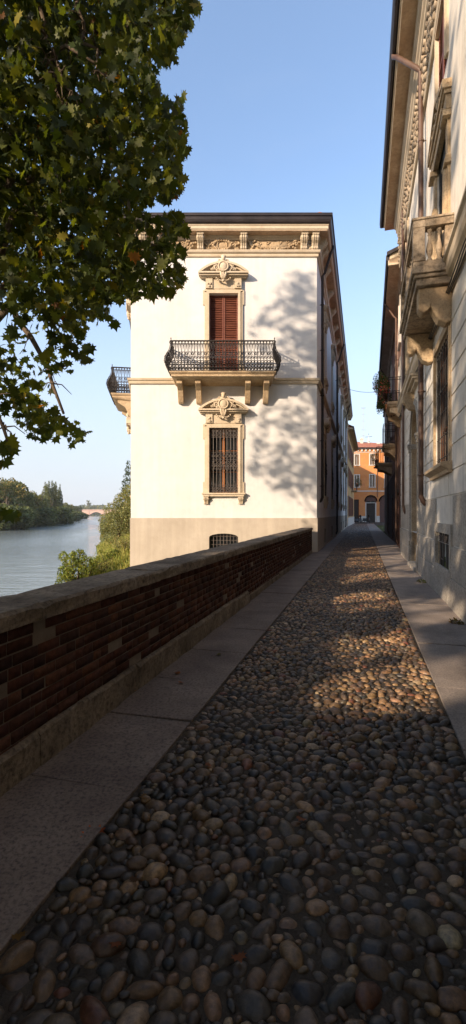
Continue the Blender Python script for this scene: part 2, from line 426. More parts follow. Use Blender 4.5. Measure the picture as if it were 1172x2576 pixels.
# ------------------------------------------------------------------ street: road with its cobbles, pavements
TL, TR, WL, WR = -1.264, 0.65, -1.99, 1.467
mb = MB()
mb.quad(ST(-6, TL - 0.02, 0.0), ST(-6, TR + 0.02, 0.0), ST(96, TR + 0.02, 0.0), ST(96, TL - 0.02, 0.0))
mb.quad(ST(70, 8, -0.02), ST(96, 8, -0.02), ST(96, -1.2, -0.02), ST(70, -1.2, -0.02))
o = mb.build('road_bed', M['grit']); tag(o, kind='structure')
def icos(sub):
    bm = bmesh.new(); bmesh.ops.create_icosphere(bm, subdivisions=sub, radius=1.0)
    v = np.array([p.co[:] for p in bm.verts]); f = np.array([[q.index for q in p.verts] for p in bm.faces]); bm.free(); return v, f
def dart(s0, s1, t0, t1, radii, tries, grid):
    out = []; cells = {}
    g = 0.075
    for r0, n in zip(radii, tries):
        ss = rng.uniform(s0, s1, n); tt = rng.uniform(t0, t1, n); rr = r0 * rng.uniform(0.86, 1.14, n)
        for s, t, r in zip(ss, tt, rr):
            ci, cj = int(s / g), int(t / g + 50); ok = True
            for i in (ci - 1, ci, ci + 1):
                for j in (cj - 1, cj, cj + 1):
                    for (a, b_, q) in cells.get((i, j), ()):
                        if (a - s) ** 2 + (b_ - t) ** 2 < (q + r) ** 2 * 0.86: ok = False; break
                    if not ok: break
                if not ok: break
            if ok:
                cells.setdefault((ci, cj), []).append((s, t, r)); out.append((s, t, r))
    return out
PAL = np.array([(0.040, 0.038, 0.038), (0.055, 0.050, 0.046), (0.028, 0.030, 0.034), (0.075, 0.062, 0.050), (0.12, 0.085, 0.055),
                (0.17, 0.12, 0.075), (0.22, 0.165, 0.11), (0.10, 0.085, 0.07), (0.13, 0.06, 0.04), (0.30, 0.26, 0.20), (0.08, 0.055, 0.035)])
PW = np.array([.13, .12, .11, .12, .15, .12, .075, .08, .02, .02, .07])
PW = PW / PW.sum()
PWF = np.array([.10, .09, .05, .14, .19, .17, .12, .07, .03, .03, .08]); PWF = PWF / PWF.sum()  # far mix leans to tan to imitate sunlight on the lane
allv = []; allf = []; allc = []; off = 0
for (s0, s1, sub, tr) in ((0.3, 4.0, 3, 8000), (4.0, 10.0, 2, 14000), (10.0, 34.0, 1, 44000), (34.0, 76.0, 1, 30000)):
    st = dart(s0, s1, TL + 0.03, TR - 0.03, {0.3: (0.046, 0.037, 0.029, 0.021, 0.014), 4.0: (0.038, 0.031, 0.025, 0.018), 10.0: (0.037, 0.029, 0.022), 34.0: (0.055, 0.045)}[s0], (tr // 5, tr // 2, int(tr * 1.6), tr * 3, tr * 4) if s0 < 3 else (tr // 3, tr, int(tr * 1.8), tr * 2), 0.1)
    uv, uf = icos(sub)
    n = len(st); A = np.array(st)
    th = rng.uniform(0, pi, n); el = rng.uniform(1.0, 1.38, n)
    ax = A[:, 2] * el * 1.10; ay = A[:, 2] / el ** 0.55 * 1.06; az = A[:, 2] * rng.uniform(0.75, 1.15, n)
    V = np.repeat(uv[None], n, 0)
    # superquadric-ish flattening and a lumpy surface
    ph = rng.uniform(0, 6.28, (n, 6)); kk = rng.normal(0, 1.6, (n, 3, 3))
    d = np.zeros((n, uv.shape[0]))
    for q in range(3): d += np.sin(np.einsum('vk,nk->nv', uv, kk[:, q]) + ph[:, q:q + 1]) * 0.075
    if sub >= 2:
        kk2 = rng.normal(0, 5.0, (n, 3)); d += np.abs(np.sin(np.einsum('vk,nk->nv', uv, kk2 * .6) + ph[:, 3:4])) * -0.075 + .03
    V = V * (1 + d[..., None])
    V = V * np.stack([ax, ay, az], 1)[:, None, :]
    tl = rng.normal(0, 0.16, n); c, s_ = np.cos(tl)[:, None], np.sin(tl)[:, None]     # tip each stone a little
    x, y, z = V[..., 0], V[..., 1], V[..., 2]
    x, z = x * c - z * s_, x * s_ + z * c
    c, s_ = np.cos(th)[:, None], np.sin(th)[:, None]
    x, y = x * c - y * s_, x * s_ + y * c
    x = x + A[:, 0:1]; y = y + A[:, 1:2]
    wav = 0.012 * np.sin(A[:, 0] * 2.1) * np.cos(A[:, 1] * 3.0)
    z = np.where(z > 0, z * .86, z) - 0.40 * az[:, None] + rng.normal(0.0, 0.0045, n)[:, None] + wav[:, None] * 0.6 + 0.004
    X = x * U2[0] + y * R2[0]; Y = x * U2[1] + y * R2[1]
    W = np.stack([X, Y, z], -1).reshape(-1, 3)
    F = (uf[None] + (np.arange(n) * uv.shape[0])[:, None, None]).reshape(-1, 3) + off
    ci = rng.choice(len(PAL), n, p=(PW if s0 < 3 else PWF)); colr = (1.0 if s0 < 3 else 1.5) * np.array([.80, .66, .50]) * PAL[ci] * rng.uniform(0.75, 1.25, (n, 1)) * rng.uniform(0.93, 1.07, (n, 3))  # farther stones lightened in colour so the sunlit patches read brighter
    allv.append(W); allf.append(F[:, ::1]); allc.append(np.repeat(colr, uv.shape[0], 0)); off += W.shape[0]
me = np_mesh('road', np.concatenate(allv), np.concatenate(allf), np.concatenate(allc), smooth=True)
road = obj('road', me, M['cobble']); tag(road, kind='structure')

def pavement(name, t0, t1, joints, z, m, jit=0.0):
    mb = MB()
    for a, b in zip(joints[:-1], joints[1:]):
        g = 0.006; dz = random.uniform(-0.004, 0.004); sk = random.uniform(-0.03, 0.03)
        p = [ST(a + g, t0, z + dz), ST(a + g + sk, t1, z + dz), ST(b - g + sk, t1, z + dz), ST(b - g, t0, z + dz)]
        q = [Vector((v.x, v.y, -0.1)) for v in p]
        mb.add(q + p, [(0, 3, 2, 1), (4, 5, 6, 7), (0, 1, 5, 4), (1, 2, 6, 5), (2, 3, 7, 6), (3, 0, 4, 7)])
    o = mb.build(name, m, bevel=0.006); tag(o, kind='structure')
j = [-4, -2.6, -1.2, 0.3]; 
for st_ in (1.12, 1.05, 0.95, 0.85, 1.0, 1.1, 0.9) * 3: j.append(j[-1] + st_)
while j[-1] < 86: j.append(j[-1] + random.uniform(1.6, 2.4))
pavement('pavement_left', WL - 0.0, TL, j, 0.018, M['pavement'])
j = [-4.0]
while j[-1] < 78: j.append(j[-1] + random.uniform(1.1, 1.9))
pavement('pavement_right', TR, WR + 0.25, j, 0.018, M['pavement2'])
# the cross street and little square at the far end
mb = MB(); mb.quad((12, 78, -0.03), (46, 78, -0.03), (46, 92.5, -0.03), (12, 92.5, -0.03))
o = mb.build('square', M['pavement2']); tag(o, kind='structure')

# ------------------------------------------------------------------ brick parapet along the river
def worn_block(mb, s0, s1, t0, t1, z0, z1, ch=.02, amp=.006, step=.13):
    """long stone with worn, uneven edges, in (s, t, z)"""
    n = max(2, int((s1 - s0) / step)); ring = []; g = lambda: random.gauss(0, amp)
    for k in range(n + 1):
        s = s0 + (s1 - s0) * k / n; e = 1.6 if k in (0, n) else 1.0; c = ch * e
        ring.append([(s, t0, z0), (s, t1 + g() * .5, z0), (s, t1 + g(), z0 + .03), (s, t1 + g(), z1 - c + g() * .6), (s, t1 - c + g(), z1 + g() * .4), (s, (t0 + t1) / 2, z1 + g() * .5), (s, t0 + c + g(), z1 + g() * .4), (s, t0 + g(), z1 - c)])
    m = 8; vs = [p for r in ring for p in r]
    fs = [(i * m + k, (i + 1) * m + k, (i + 1) * m + (k + 1) % m, i * m + (k + 1) % m) for i in range(n) for k in range(m)]
    fs.append(tuple(range(m))); fs.append(tuple(n * m + k for k in range(m - 1, -1, -1)))
    mb.add(vs, [tuple(reversed(f)) for f in fs])
pw = thing('parapet_wall', 'low brick parapet with a lichened stone coping between pavement and river', 'wall', ST(0, WL - 0.2))
PT = ST(0, WL - 0.2)
def build_street(mb, name, m, parent, root, **k):
    """mb in (s, t, z) street coordinates"""
    T = Matrix(((U2[0], R2[0], 0, -root.x), (U2[1], R2[1], 0, -root.y), (0, 0, 1, -root.z), (0, 0, 0, 1)))
    b = mb.f; mb.f = [tuple(reversed(f)) for f in b]
    return mb.build(name, m, parent, T=T, **k)
S1 = 19.55
mb = MB(); mb.box(-5, S1, WL - 0.36, WL - 0.002, -3.4, 0.93)
build_street(mb, 'core', M['mortar'], pw, PT)
vs_ = []; fs_ = []; cs_ = []; cube = [(0, 3, 2, 1), (4, 5, 6, 7), (0, 1, 5, 4), (1, 2, 6, 5), (2, 3, 7, 6), (3, 0, 4, 7)]
BR = [(0.085, 0.034, 0.023), (0.10, 0.040, 0.026), (0.078, 0.033, 0.023), (0.125, 0.055, 0.033), (0.062, 0.030, 0.023), (0.092, 0.042, 0.029)]
row = 0; z = 0.015
while z < 0.90:
    h = 0.0655; s = -4.6 + (row % 2) * 0.13 + random.uniform(-0.03, 0.03)
    while s < S1 - 0.05:
        L = 0.215 if random.random() < 0.72 else 0.10
        e = min(s + L, S1); o_ = random.gauss(0, 0.0018) + (-0.012 if random.random() < 0.03 else 0)
        t1 = WL + 0.004 + o_; b = len(vs_)
        jz = random.gauss(0, 0.0008)
        for (ss, tt, zz) in ((s, WL - 0.1, z), (e, WL - 0.1, z), (e, t1, z), (s, t1, z), (s, WL - 0.1, z + h), (e, WL - 0.1, z + h), (e, t1, z + h), (s, t1, z + h)):
            v = ST(ss, tt, zz + jz) - PT; vs_.append(v[:])
        for f in cube: fs_.append([b + i for i in reversed(f)])
        c = random.choice(BR); k = .8 * random.uniform(0.85, 1.1) * (.75 + .5 * (noise.noise(Vector((s * .8, z * 2.5, 3.0))) + .5)); cs_ += [[q * k for q in c]] * 8
        s = e + 0.011 + abs(random.gauss(0, .002))
    z += 0.0765; row += 1
obj('brickwork', np_mesh('brickwork', np.array(vs_), np.array(fs_), np.array(cs_)), M['brick'], pw)
mb = MB(); s = -4.4
while s < S1:
    L = random.uniform(0.95, 1.5); e = min(s + L, S1)
    if s < 7.6: worn_block(mb, s, e - 0.008, WL - 0.05, WL + 0.045 + random.uniform(-.006, .006), -0.02, 0.235 + random.uniform(-0.01, 0.01))
    else: worn_block(mb, s, e - 0.008, WL - 0.05, WL + 0.02 + random.uniform(-.006, .006), -0.02, 0.14 + random.uniform(-0.01, 0.01))
    s = e
build_street(mb, 'plinth_course', M['coping'], pw, PT, smooth=False)
mb = MB(); s = -4.7
while s < S1:
    L = random.uniform(1.5, 2.3); e = min(s + L, S1 + 0.02); dz = random.uniform(-.004, .004)
    worn_block(mb, s, e - 0.006, WL - 0.41, WL + 0.035 + random.uniform(-.004, .004), 0.93 + dz, 1.035 + dz); s = e
build_street(mb, 'coping', M['coping'], pw, PT, smooth=False)

# ------------------------------------------------------------------ helpers for facades (local: x along, -y outward, z up)
def wall_panel(mb, x0, x1, z0, z1, ops, y=0.0):
    xs = sorted(set([x0, x1] + [q for o_ in ops for q in (o_[0], o_[1]) if x0 < q < x1]))
    zs = sorted(set([z0, z1] + [q for o_ in ops for q in (o_[2], o_[3]) if z0 < q < z1]))
    for i in range(len(xs) - 1):
        for k in range(len(zs) - 1):
            cx, cz = (xs[i] + xs[i + 1]) / 2, (zs[k] + zs[k + 1]) / 2
            if any(o_[0] < cx < o_[1] and o_[2] < cz < o_[3] for o_ in ops): continue
            mb.quad((xs[i], y, zs[k]), (xs[i + 1], y, zs[k]), (xs[i + 1], y, zs[k + 1]), (xs[i], y, zs[k + 1]))
    for o_ in ops:
        a, b, c, d, dp = o_[:5]; c = max(c, z0)
        arch = len(o_) > 5 and o_[5]
        r = (b - a) / 2 if arch is True else arch
        mb.quad((a, y, c), (a, y + dp, c), (a, y + dp, d - (r if arch else 0)), (a, y, d - (r if arch else 0)))
        mb.quad((b, y, d - (r if arch else 0)), (b, y + dp, d - (r if arch else 0)), (b, y + dp, c), (b, y, c))
        if c > z0 or True: mb.quad((a, y, c), (b, y, c), (b, y + dp, c), (a, y + dp, c))
        if not arch: mb.quad((a, y + dp, d), (b, y + dp, d), (b, y, d), (a, y, d))
        else:
            w = (b - a) / 2; cx = (a + b) / 2; N = 14
            pts = [(cx + w * cos(pi * k / N), d - r + r * sin(pi * k / N)) for k in range(N + 1)]
            for k in range(N):
                p, q = pts[k], pts[k + 1]
                mb.quad((q[0], y, q[1]), (p[0], y, p[1]), (p[0], y, d), (q[0], y, d))
                mb.quad((p[0], y, p[1]), (q[0], y, q[1]), (q[0], y + dp, q[1]), (p[0], y + dp, p[1]))
def slats(mb, x0, x1, z0, z1, y, step=0.075, tilt=0.022):
    z = z0 + 0.02
    while z + step * 0.7 < z1:
        mb.add([(x0, y - tilt, z), (x1, y - tilt, z), (x1, y + tilt, z + step * 0.75), (x0, y + tilt, z + step * 0.75),
                (x0, y - tilt + .012, z - .006), (x1, y - tilt + .012, z - .006), (x1, y + tilt + .012, z + step * 0.75), (x0, y + tilt + .012, z + step * 0.75)],
               [(0, 1, 2, 3), (5, 4, 7, 6), (0, 4, 5, 1), (3, 2, 6, 7)]); z += step
def shutter_pair(name, m, parent, w, z0, z1, y, cx=0.0, M_=None, mid=True):
    mb = MB(); fr = 0.055
    for a, b in ((cx - w / 2, cx - 0.006), (cx + 0.006, cx + w / 2)):
        mb.box(a, a + fr, y - .03, y + .03, z0, z1); mb.box(b - fr, b, y - .03, y + .03, z0, z1)
        mb.box(a + fr, b - fr, y - .028, y + .028, z0, z0 + 0.1); mb.box(a + fr, b - fr, y - .028, y + .028, z1 - 0.07, z1)
        zm = z0 + (z1 - z0) * 0.45
        mb.box(a + fr, b - fr, y - .028, y + .028, zm, zm + 0.07)
        slats(mb, a + fr, b - fr, z0 + 0.1, zm, y); slats(mb, a + fr, b - fr, zm + .07, z1 - 0.07, y)
        mb.quad((a + fr, y + .04, z0), (b - fr, y + .04, z0), (b - fr, y + .04, z1), (a + fr, y + .04, z1))
    return mb.build(name, m, parent)
def surround(mb, w, z0, z1, fr=0.2, ear=0.06, out=0.09, base=True):
    """moulded frame round an opening of width w"""
    for s in (-1, 1):
        a = s * w / 2
        mb.box(a + s * .002, a + s * fr * .55, -out * 1.25, 0.004, z0, z1 - 0.0)
        mb.box(a + s * fr * .55, a + s * fr, -out * .8, 0.004, z0, z1 + fr * .3)
        mb.box(a + s * fr, a + s * (fr + ear), -out * .55, 0.004, z1 - 0.45, z1 + fr * 0.8)
        if base: mb.box(a + s * fr, a + s * (fr + ear), -out * .55, 0.004, z0, z0 + 0.45)
    mb.box(-w / 2 - fr * .55, w / 2 + fr * .55, -out * 1.25, 0.004, z1 + 0.001, z1 + fr * .55)
    mb.box(-w / 2 - fr, w / 2 + fr, -out * .8, 0.004, z1 + fr * .55, z1 + fr)
def seg_pediment(mb, W, z, h, out, th=0.14):
    """segmental pediment of width W standing on a cornice at height z"""
    for i, (dz0, dz1, w_, o_) in enumerate(((0.0, 0.05, W - .16, out * .55), (0.05, 0.11, W - .08, out * .8), (0.11, 0.17, W, out))):
        mb.box(-w_ / 2, w_ / 2, -o_, 0.003, z + dz0, z + dz1)
    z += 0.17; R = (W * W / 4 + h * h) / (2 * h); cz = z + h - R; a0 = math.asin((W / 2) / R); N = 18
    for (ra, rb, o_) in ((R - th, R - th * .6, out * .7), (R - th * .6, R, out)):
        P = []
        for k in range(N + 1):
            a = -a0 + 2 * a0 * k / N
            P.append(((ra * sin(a), max(z, cz + ra * cos(a))), (rb * sin(a), max(z, cz + rb * cos(a)))))
        for k in range(N):
            (p, q), (p2, q2) = P[k], P[k + 1]
            mb.add([(p[0], -o_, p[1]), (q[0], -o_, q[1]), (q2[0], -o_, q2[1]), (p2[0], -o_, p2[1]),
                    (p[0], 0.0, p[1]), (q[0], 0.0, q[1]), (q2[0], 0.0, q2[1]), (p2[0], 0.0, p2[1])],
                   [(0, 1, 2, 3), (1, 5, 6, 2), (4, 0, 3, 7), (0, 4, 5, 1), (3, 2, 6, 7)])
    mb.prism_xz([((R - th) * sin(-a0 + 2 * a0 * k / N), max(z, cz + (R - th) * cos(-a0 + 2 * a0 * k / N))) for k in range(N, -1, -1)], -0.10, 0.0)
def cartouche(mb, z, s=1.0, out=0.3):
    """carved shield with a head on top, side scrolls, hanging drapery and leaves; z = centre of the shield"""
    y = -out
    mb.ell((0, y, z), (.19 * s, .09, .21 * s), nu=12, nv=8)
    mb.ring((0, y - .05, z), (0, 1, 0), .21 * s, .035 * s, 16, 6)
    mb.ell((0, y, z + .36 * s), (.095 * s, .10, .12 * s), nu=10, nv=7)
    mb.ell((0, y + .03, z + .46 * s), (.12 * s, .09, .07 * s)); mb.ell((0, y + .03, z + .27 * s), (.17 * s, .09, .06 * s))
    for q in (-1, 1):
        for (px, pz, r) in ((.25, .16, .075), (.31, -.02, .09), (.24, -.17, .07), (.40, .07, .05), (.17, .27, .06), (.44, -.07, .055), (.52, -.1, .04)):
            mb.ring((q * px * s, y + .03, z + pz * s), (0.2 * q, 1, 0.1), r * s, r * .42 * s, 9, 5)
            mb.ell((q * px * s, y + .05, z + pz * s), (r * .6 * s, .05, r * .6 * s), nu=6, nv=4)
        mb.ell((q * .09 * s, y + .02, z - .36 * s), (.06 * s, .08, .20 * s), Matrix.Rotation(.25 * q, 3, 'Y'))
        for k in range(4): mb.ell((q * (.10 + .07 * k) * s, y + .08, z + (-.58 + .03 * k * k * .4) * s), (.055 * s, .06, .035 * s), Matrix.Rotation(.6 * q * (k - 1), 3, 'Y'), 6, 4)
    mb.ell((0, y + .02, z - .35 * s), (.05 * s, .09, .24 * s)); mb.ell((0, y + .04, z - .60 * s), (.07 * s, .07, .06 * s))
def console_profile(w, h, d):
    """side outline (y,z) of a scrolled bracket, top at z=0"""
    return [(0, 0), (-d, 0), (-d, -h * .13), (-d * .88, -h * .18), (-d * .92, -h * .34), (-d * .74, -h * .48), (-d * .5, -h * .6), (-d * .36, -h * .78), (-d * .40, -h * .93), (-d * .28, -h), (0, -h)]
def scroll_bracket(mb, x, w, ztop, h, d):
    mb.prism([(y, ztop + z) for y, z in reversed(console_profile(w, h, d))], x - w / 2, x + w / 2)
    mb.box(x - w * .62, x + w * .62, -d - .03, 0, ztop - .002, ztop + .05)
    for k in (-1, 0, 1):
        pr = console_profile(w, h, d)[2:-1]
        mb.tube([(x + k * w * .3, y - .012, ztop + z) for y, z in pr], w * .11, 5)
    mb.ring((x - w / 2 - .005, -d * .66, ztop - h * .30), (1, 0, 0), h * .12, .02, 10, 4); mb.ring((x + w / 2 + .005, -d * .66, ztop - h * .30), (1, 0, 0), h * .12, .02, 10, 4)
def garland(mb, x0, x1, zt, sag, y=-0.08, r=0.075, step=0.075):
    n = max(4, int((x1 - x0) / step))
    for k in range(n + 1):
        f = k / n; z = zt - sag * (1 - (2 * f - 1) ** 2)
        for q in range(2):
            mb.ell((x0 + (x1 - x0) * f + random.uniform(-.02, .02), y + random.uniform(-.02, .02), z + random.uniform(-.035, .035)), (r * random.uniform(.6, 1.1), r * .8, r * random.uniform(.5, .9)),
                   Matrix.Rotation(random.uniform(-1, 1), 3, 'Y'), 6, 4)
def frieze_relief(mb, x0, x1, z0, z1, kind):
    c = (x0 + x1) / 2; zc = (z0 + z1) / 2; w = x1 - x0
    mb.box(x0, x1, -.035, .002, z0 + .01, z1 - .01)
    if kind == 'wreath':
        for k in range(26):
            a = 2 * pi * k / 26
            mb.ell((c + .36 * cos(a) + random.uniform(-.02, .02), -.07, zc + .2 * sin(a)), (.07, .06, .045), Matrix.Rotation(-a + random.uniform(-.5, .5), 3, 'Y'), 6, 4)
        mb.ring((c, -.05, zc), (0, 1, 0), .2, .03, 16, 5)
        for s in (-1, 1):
            garland(mb, c + s * .40, c + s * (w / 2 - .04), zc + .08, .1, r=.06)
            for k in range(8): mb.ring((c + s * random.uniform(.5, w / 2 - .1), -.05, zc + random.uniform(-.17, .17)), (0, 1, 0), random.uniform(.03, .07), .018, 8, 4)
    else:
        garland(mb, x0 + .05, x1 - .05, z1 - .10, .30, r=.055)
        for s in (-1, 1):
            for k in range(9): mb.ell((c + s * (w / 2 - .12 - random.uniform(0, .35)), -.06, zc + random.uniform(-.18, .18)), (.06, .06, .05), Matrix.Rotation(random.uniform(-1, 1), 3, 'Y'), 6, 4)
            for k in range(5): mb.ring((c + s * random.uniform(.1, w / 2 - .1), -.05, z1 - .1 + random.uniform(-.06, .05)), (0, 1, 0), random.uniform(.03, .06), .018, 8, 4)
def window_grille(name, m, parent, w, z0, z1, y, belly=0.0, n=9):
    mb = MB(); H = z1 - z0
    def yy(z):
        f = (z - z0) / H; return y - belly * max(0.0, sin(pi * min(1, f * 1.15))) if belly else y
    for i in range(n):
        x = -w / 2 + 0.03 + (w - 0.06) * i / (n - 1)
        mb.tube([(x, yy(z0 + H * k / 8), z0 + H * k / 8) for k in range(9)], .015, 5)
    for f in (0.02, 0.12, 0.37, 0.52, 0.62, 0.86, 0.925, 0.985):
        z = z0 + H * f; mb.tube([(-w / 2, yy(z), z), (w / 2, yy(z), z)], .013, 5)
    for f, r in ((.035, .05), (.075, .05), (.42, .055), (.47, .07), (.57, .05), (.89, .05), (.955, .05)):
        k = int(w / (2.25 * r))
        for i in range(k):
            x = -w / 2 + w * (i + .5) / k
            mb.ring((x, yy(z0 + H * f) - .01, z0 + H * f), (0, 1, 0), r, .015, 9, 4)
    for i in range(4):
        x = -w / 2 + w * (i + .5) / 4
        mb.tube([(x - .09, yy(z0 + H * .37), z0 + H * .44), (x - .05, yy(z0 + H * .37), z0 + H * .37), (x, yy(z0 + H * .35), z0 + H * .345), (x + .05, yy(z0 + H * .37), z0 + H * .37), (x + .09, yy(z0 + H * .4), z0 + H * .44)], .012, 4)
        mb.tube([(x, yy(z0), z0 + H * .02), (x + .05, yy(z0), z0 + H * .14), (x, yy(z0), z0 + H * .19)], .012, 4)
    for s in (-1, 1):
        for k in range(5): mb.ring((s * w * .22 + random.uniform(-.05, .05), y - .02, z0 + H * (.64 + random.uniform(-.02, .02))), (0, 1, 0), .03, .012, 7, 4)
    return mb.build(name, m, parent)
def sash(parent, w, z0, z1, y):
    mb = MB()
    for a, b in ((-w / 2, -0.005), (0.005, w / 2)):
        mb.box(a, a + .045, y - .03, y + .03, z0, z1); mb.box(b - .045, b, y - .03, y + .03, z0, z1)
        mb.box(a + .045, b - .045, y - .028, y + .028, z0, z0 + .08); mb.box(a + .045, b - .045, y - .028, y + .028, z1 - .06, z1)
        for f in (.33, .66): mb.box(a + .045, b - .045, y - .02, y + .02, z0 + (z1 - z0) * f - .012, z0 + (z1 - z0) * f + .012)
    mb.build('sash', M['sash'], parent)
    mb = MB(); mb.quad((-w / 2, y + .005, z0), (w / 2, y + .005, z0), (w / 2, y + .005, z1), (-w / 2, y + .005, z1)); mb.build('pane', M['glass'], parent)
def bombe(zr, H, B=0.24):
    """how far the belly of the railing stands out at height zr"""
    f = zr / H
    pts_f = [0, .08, .2, .32, .45, .58, .72, .86, .94, 1.0]; pts_o = [-.02, .35, .8, 1.0, .86, .5, .17, .03, 0.0, .08]
    return B * interp(pts_f, pts_o, f)
def belly_railing(name, parent, x0, x1, out, z0, H=1.2, B=0.24, step=0.125, y0=0.0):
    mb = MB(); pts = []
    def seg(a, b, nrm):
        L = (Vector(b) - Vector(a)).length; n = max(1, round(L / step))
        for k in range(n): pts.append((Vector(a) + (Vector(b) - Vector(a)) * (k + .5) / n, Vector(nrm), L / n))
    A, Bp, Cp, D = (x0, y0), (x0, -out), (x1, -out), (x1, y0)
    seg(A, Bp, (-1, 0)); seg(Bp, Cp, (0, -1)); seg(Cp, D, (1, 0))
    def P(p, n, z): q = p + n * bombe(z, H, B); return Vector((q.x, q.y, z0 + z))
    for i, (p, n, L) in enumerate(pts):
        mb.tube([P(p, n, H * k / 12) for k in range(13)], .015, 4)
        tn = Vector((-n.y, n.x)); 
        def R_(z, r, t=.0135, sh=.5): 
            q = p + tn * (-L * sh); c = P(q, n, z); mb.ring(c, (n.x, n.y, .25), r, t, 9, 4)
        R_(H * .945, L * .46); R_(H * .05, L * .40); R_(H * .14, L * .46)
        R_(H * .26, L * .40, sh=.45); R_(H * .40, L * .30, sh=.55); 
        if i % 2: R_(H * .53, L * .34)
        q = p - tn * L * .5
        mb.tube([P(q, n, H * .86), P(q, n, H * .70)], [.022, .004], 4)
        mb.tube([P(q + tn * L * .3, n, H * .34), P(q, n, H * .48), P(q - tn * L * .25, n, H * .56), P(q, n, H * .64)], .009, 4)
    for (c, n) in ((Bp, Vector((-1, -1)).normalized() * 1.25), (Cp, Vector((1, -1)).normalized() * 1.25)):
        p = Vector(c)
        for dx in (-.03, .03): mb.tube([P(p, n, H * k / 12) + Vector((dx, -dx * (1 if n.x < 0 else -1), 0)) for k in range(13)], .014, 5)
        mb.tube([(c[0], c[1], z0 + H), (c[0], c[1], z0 + H + .09)], .016, 5); mb.ell((c[0], c[1], z0 + H + .10), (.026, .026, .032))
        for k in range(10):
            z = H * (.08 + .06 * k); q = P(p, n, z); mb.ring(q, (n.x + random.uniform(-.6, .6), n.y, random.uniform(-.3, .3)), .055, .011, 9, 4)
    for f, r in ((0.0, .016), (.09, .012), (.19, .012), (.60, .010), (.88, .012), (1.0, .022)):
        path = []; z = H * f; o_ = bombe(z, H, B)
        path = [(x0 - o_, y0, z0 + z), (x0 - o_, -out - o_, z0 + z), (x1 + o_, -out - o_, z0 + z), (x1 + o_, y0, z0 + z)]
        for a, b in zip(path[:-1], path[1:]): mb.tube([a, b], r, 5)
    return mb.build(name, M['iron'], parent)

# ------------------------------------------------------------------ white corner palace
A0, B0 = Vector((-4.24, 19.8)), Vector((3.48, 19.8))
U = Vector(U2); LV = Vector((-0.155, 1)).normalized()
C0 = B0 + U * 40.5; D0 = A0 + LV * 38
pal = thing('corner_palace', 'white corner palace with carved window pediments and deep bracketed eaves beside the parapet', 'building', (A0.x, A0.y, 0))
FR = frame(A0.x, A0.y, 0)
SD = frame(B0.x, B0.y, pi / 2 - ANG)
LF = frame(D0.x, D0.y, math.atan2(-LV.y, -LV.x))
LFL = 38.0
WD = 1.19; XC = 3.85
EAVE_SOF = 13.10
SIDE_D = [24.0, 29.4, 36.0, 41.6, 47.2, 52.8]
side_x = [(d - 19.8) / U2[1] for d in SIDE_D]
lf_x = [LFL - 3.6, LFL - 9.5, LFL - 15.5]
# walls
mb = MB(); wall_panel(mb, 0, 7.72, 1.42, EAVE_SOF, [(XC - WD / 2, XC + WD / 2, 2.46, 5.15, .30), (XC - WD / 2, XC + WD / 2, 7.25, 10.7, .22)])
mb.build('wall', M['plaster'], pal, FR)
mb = MB(); wall_panel(mb, 0, 40.5, 1.42, EAVE_SOF, [(x - .6, x + .6, 2.46, 5.30, .18) for x in side_x] + [(x - .55, x + .55, 8.3, 10.9, .12) for x in side_x])
o = mb.build('wall', M['plaster_shade_side'], pal, SD)
mb = MB(); wall_panel(mb, 0, LFL, 1.42, EAVE_SOF, [(x - .6, x + .6, 2.46, 5.15, .3) for x in lf_x] + [(x - .6, x + .6, 7.25, 10.7, .22) for x in lf_x])
mb.build('wall', M['plaster'], pal, LF)
mb = MB(); mb.quad((D0.x, D0.y, -3), (C0.x, C0.y, -3), (C0.x, C0.y, EAVE_SOF), (D0.x, D0.y, EAVE_SOF)); mb.build('rear_wall', M['plaster'], pal, Matrix.Identity(4))
# plinth with basement openings, proud of the wall
mb = MB(); wall_panel(mb, -.03, 7.75, -3.2, 1.40, [(XC - .6, XC + .6, 0.05, .78, .28, .16)], y=-.03); mb.box(-.03, 7.75, -.03, .01, 1.40, 1.425)
mb.build('plinth', M['plinth'], pal, FR)
mb = MB(); wall_panel(mb, -.03, 40.5, -.3, 1.40, [(x - .55, x + .55, .15, .86, .12) for x in side_x], y=-.03); mb.box(0.02, 40.5, -.03, .01, 1.40, 1.425)
mb.build('plinth', M['plinth'], pal, SD)
mb = MB(); wall_panel(mb, 0, LFL + .03, -3.2, 1.40, [], y=-.03); mb.box(0, LFL, -.03, .01, 1.40, 1.425)
mb.build('plinth', M['plinth'], pal, LF)
# mouldings along the three fronts
path = [tuple(D0), tuple(A0), tuple(B0), tuple(C0)]
def rel(o, root): return o
IDM = Matrix.Identity(4)
mb = MB(); mb.sweep(path, [(-.05, 6.98), (.06, 6.98), (.08, 7.02), (.08, 7.09), (.12, 7.11), (.14, 7.17), (.14, 7.20), (0.0, 7.235), (-.05, 7.235)])
mb.build('string_course', M['trim'], pal, IDM)
mb = MB(); mb.sweep(path, [(-.05, 12.24), (.05, 12.24), (.07, 12.27), (.07, 12.35), (.13, 12.38), (.16, 12.44), (.16, 12.475), (.03, 12.49), (-.05, 12.49)])
mb.build('frieze_moulding', M['trim'], pal, IDM)
mb = MB(); mb.sweep(path, [(-.05, 12.93), (.05, 12.93), (.08, 12.97), (.08, 13.02), (.13, 13.06), (.13, EAVE_SOF), (.46, EAVE_SOF), (.46, 13.13), (.49, 13.14), (.49, 13.26), (.52, 13.28), (.52, 13.31), (-.05, 13.34)])
mb.build('cornice', M['trim'], pal, IDM)
mb = MB(); mb.sweep(path, [(.10, EAVE_SOF - .004), (.455, EAVE_SOF - .004), (.455, EAVE_SOF - .02), (.10, EAVE_SOF - .02)])
mb.build('soffit', M['soffit'], pal, IDM)
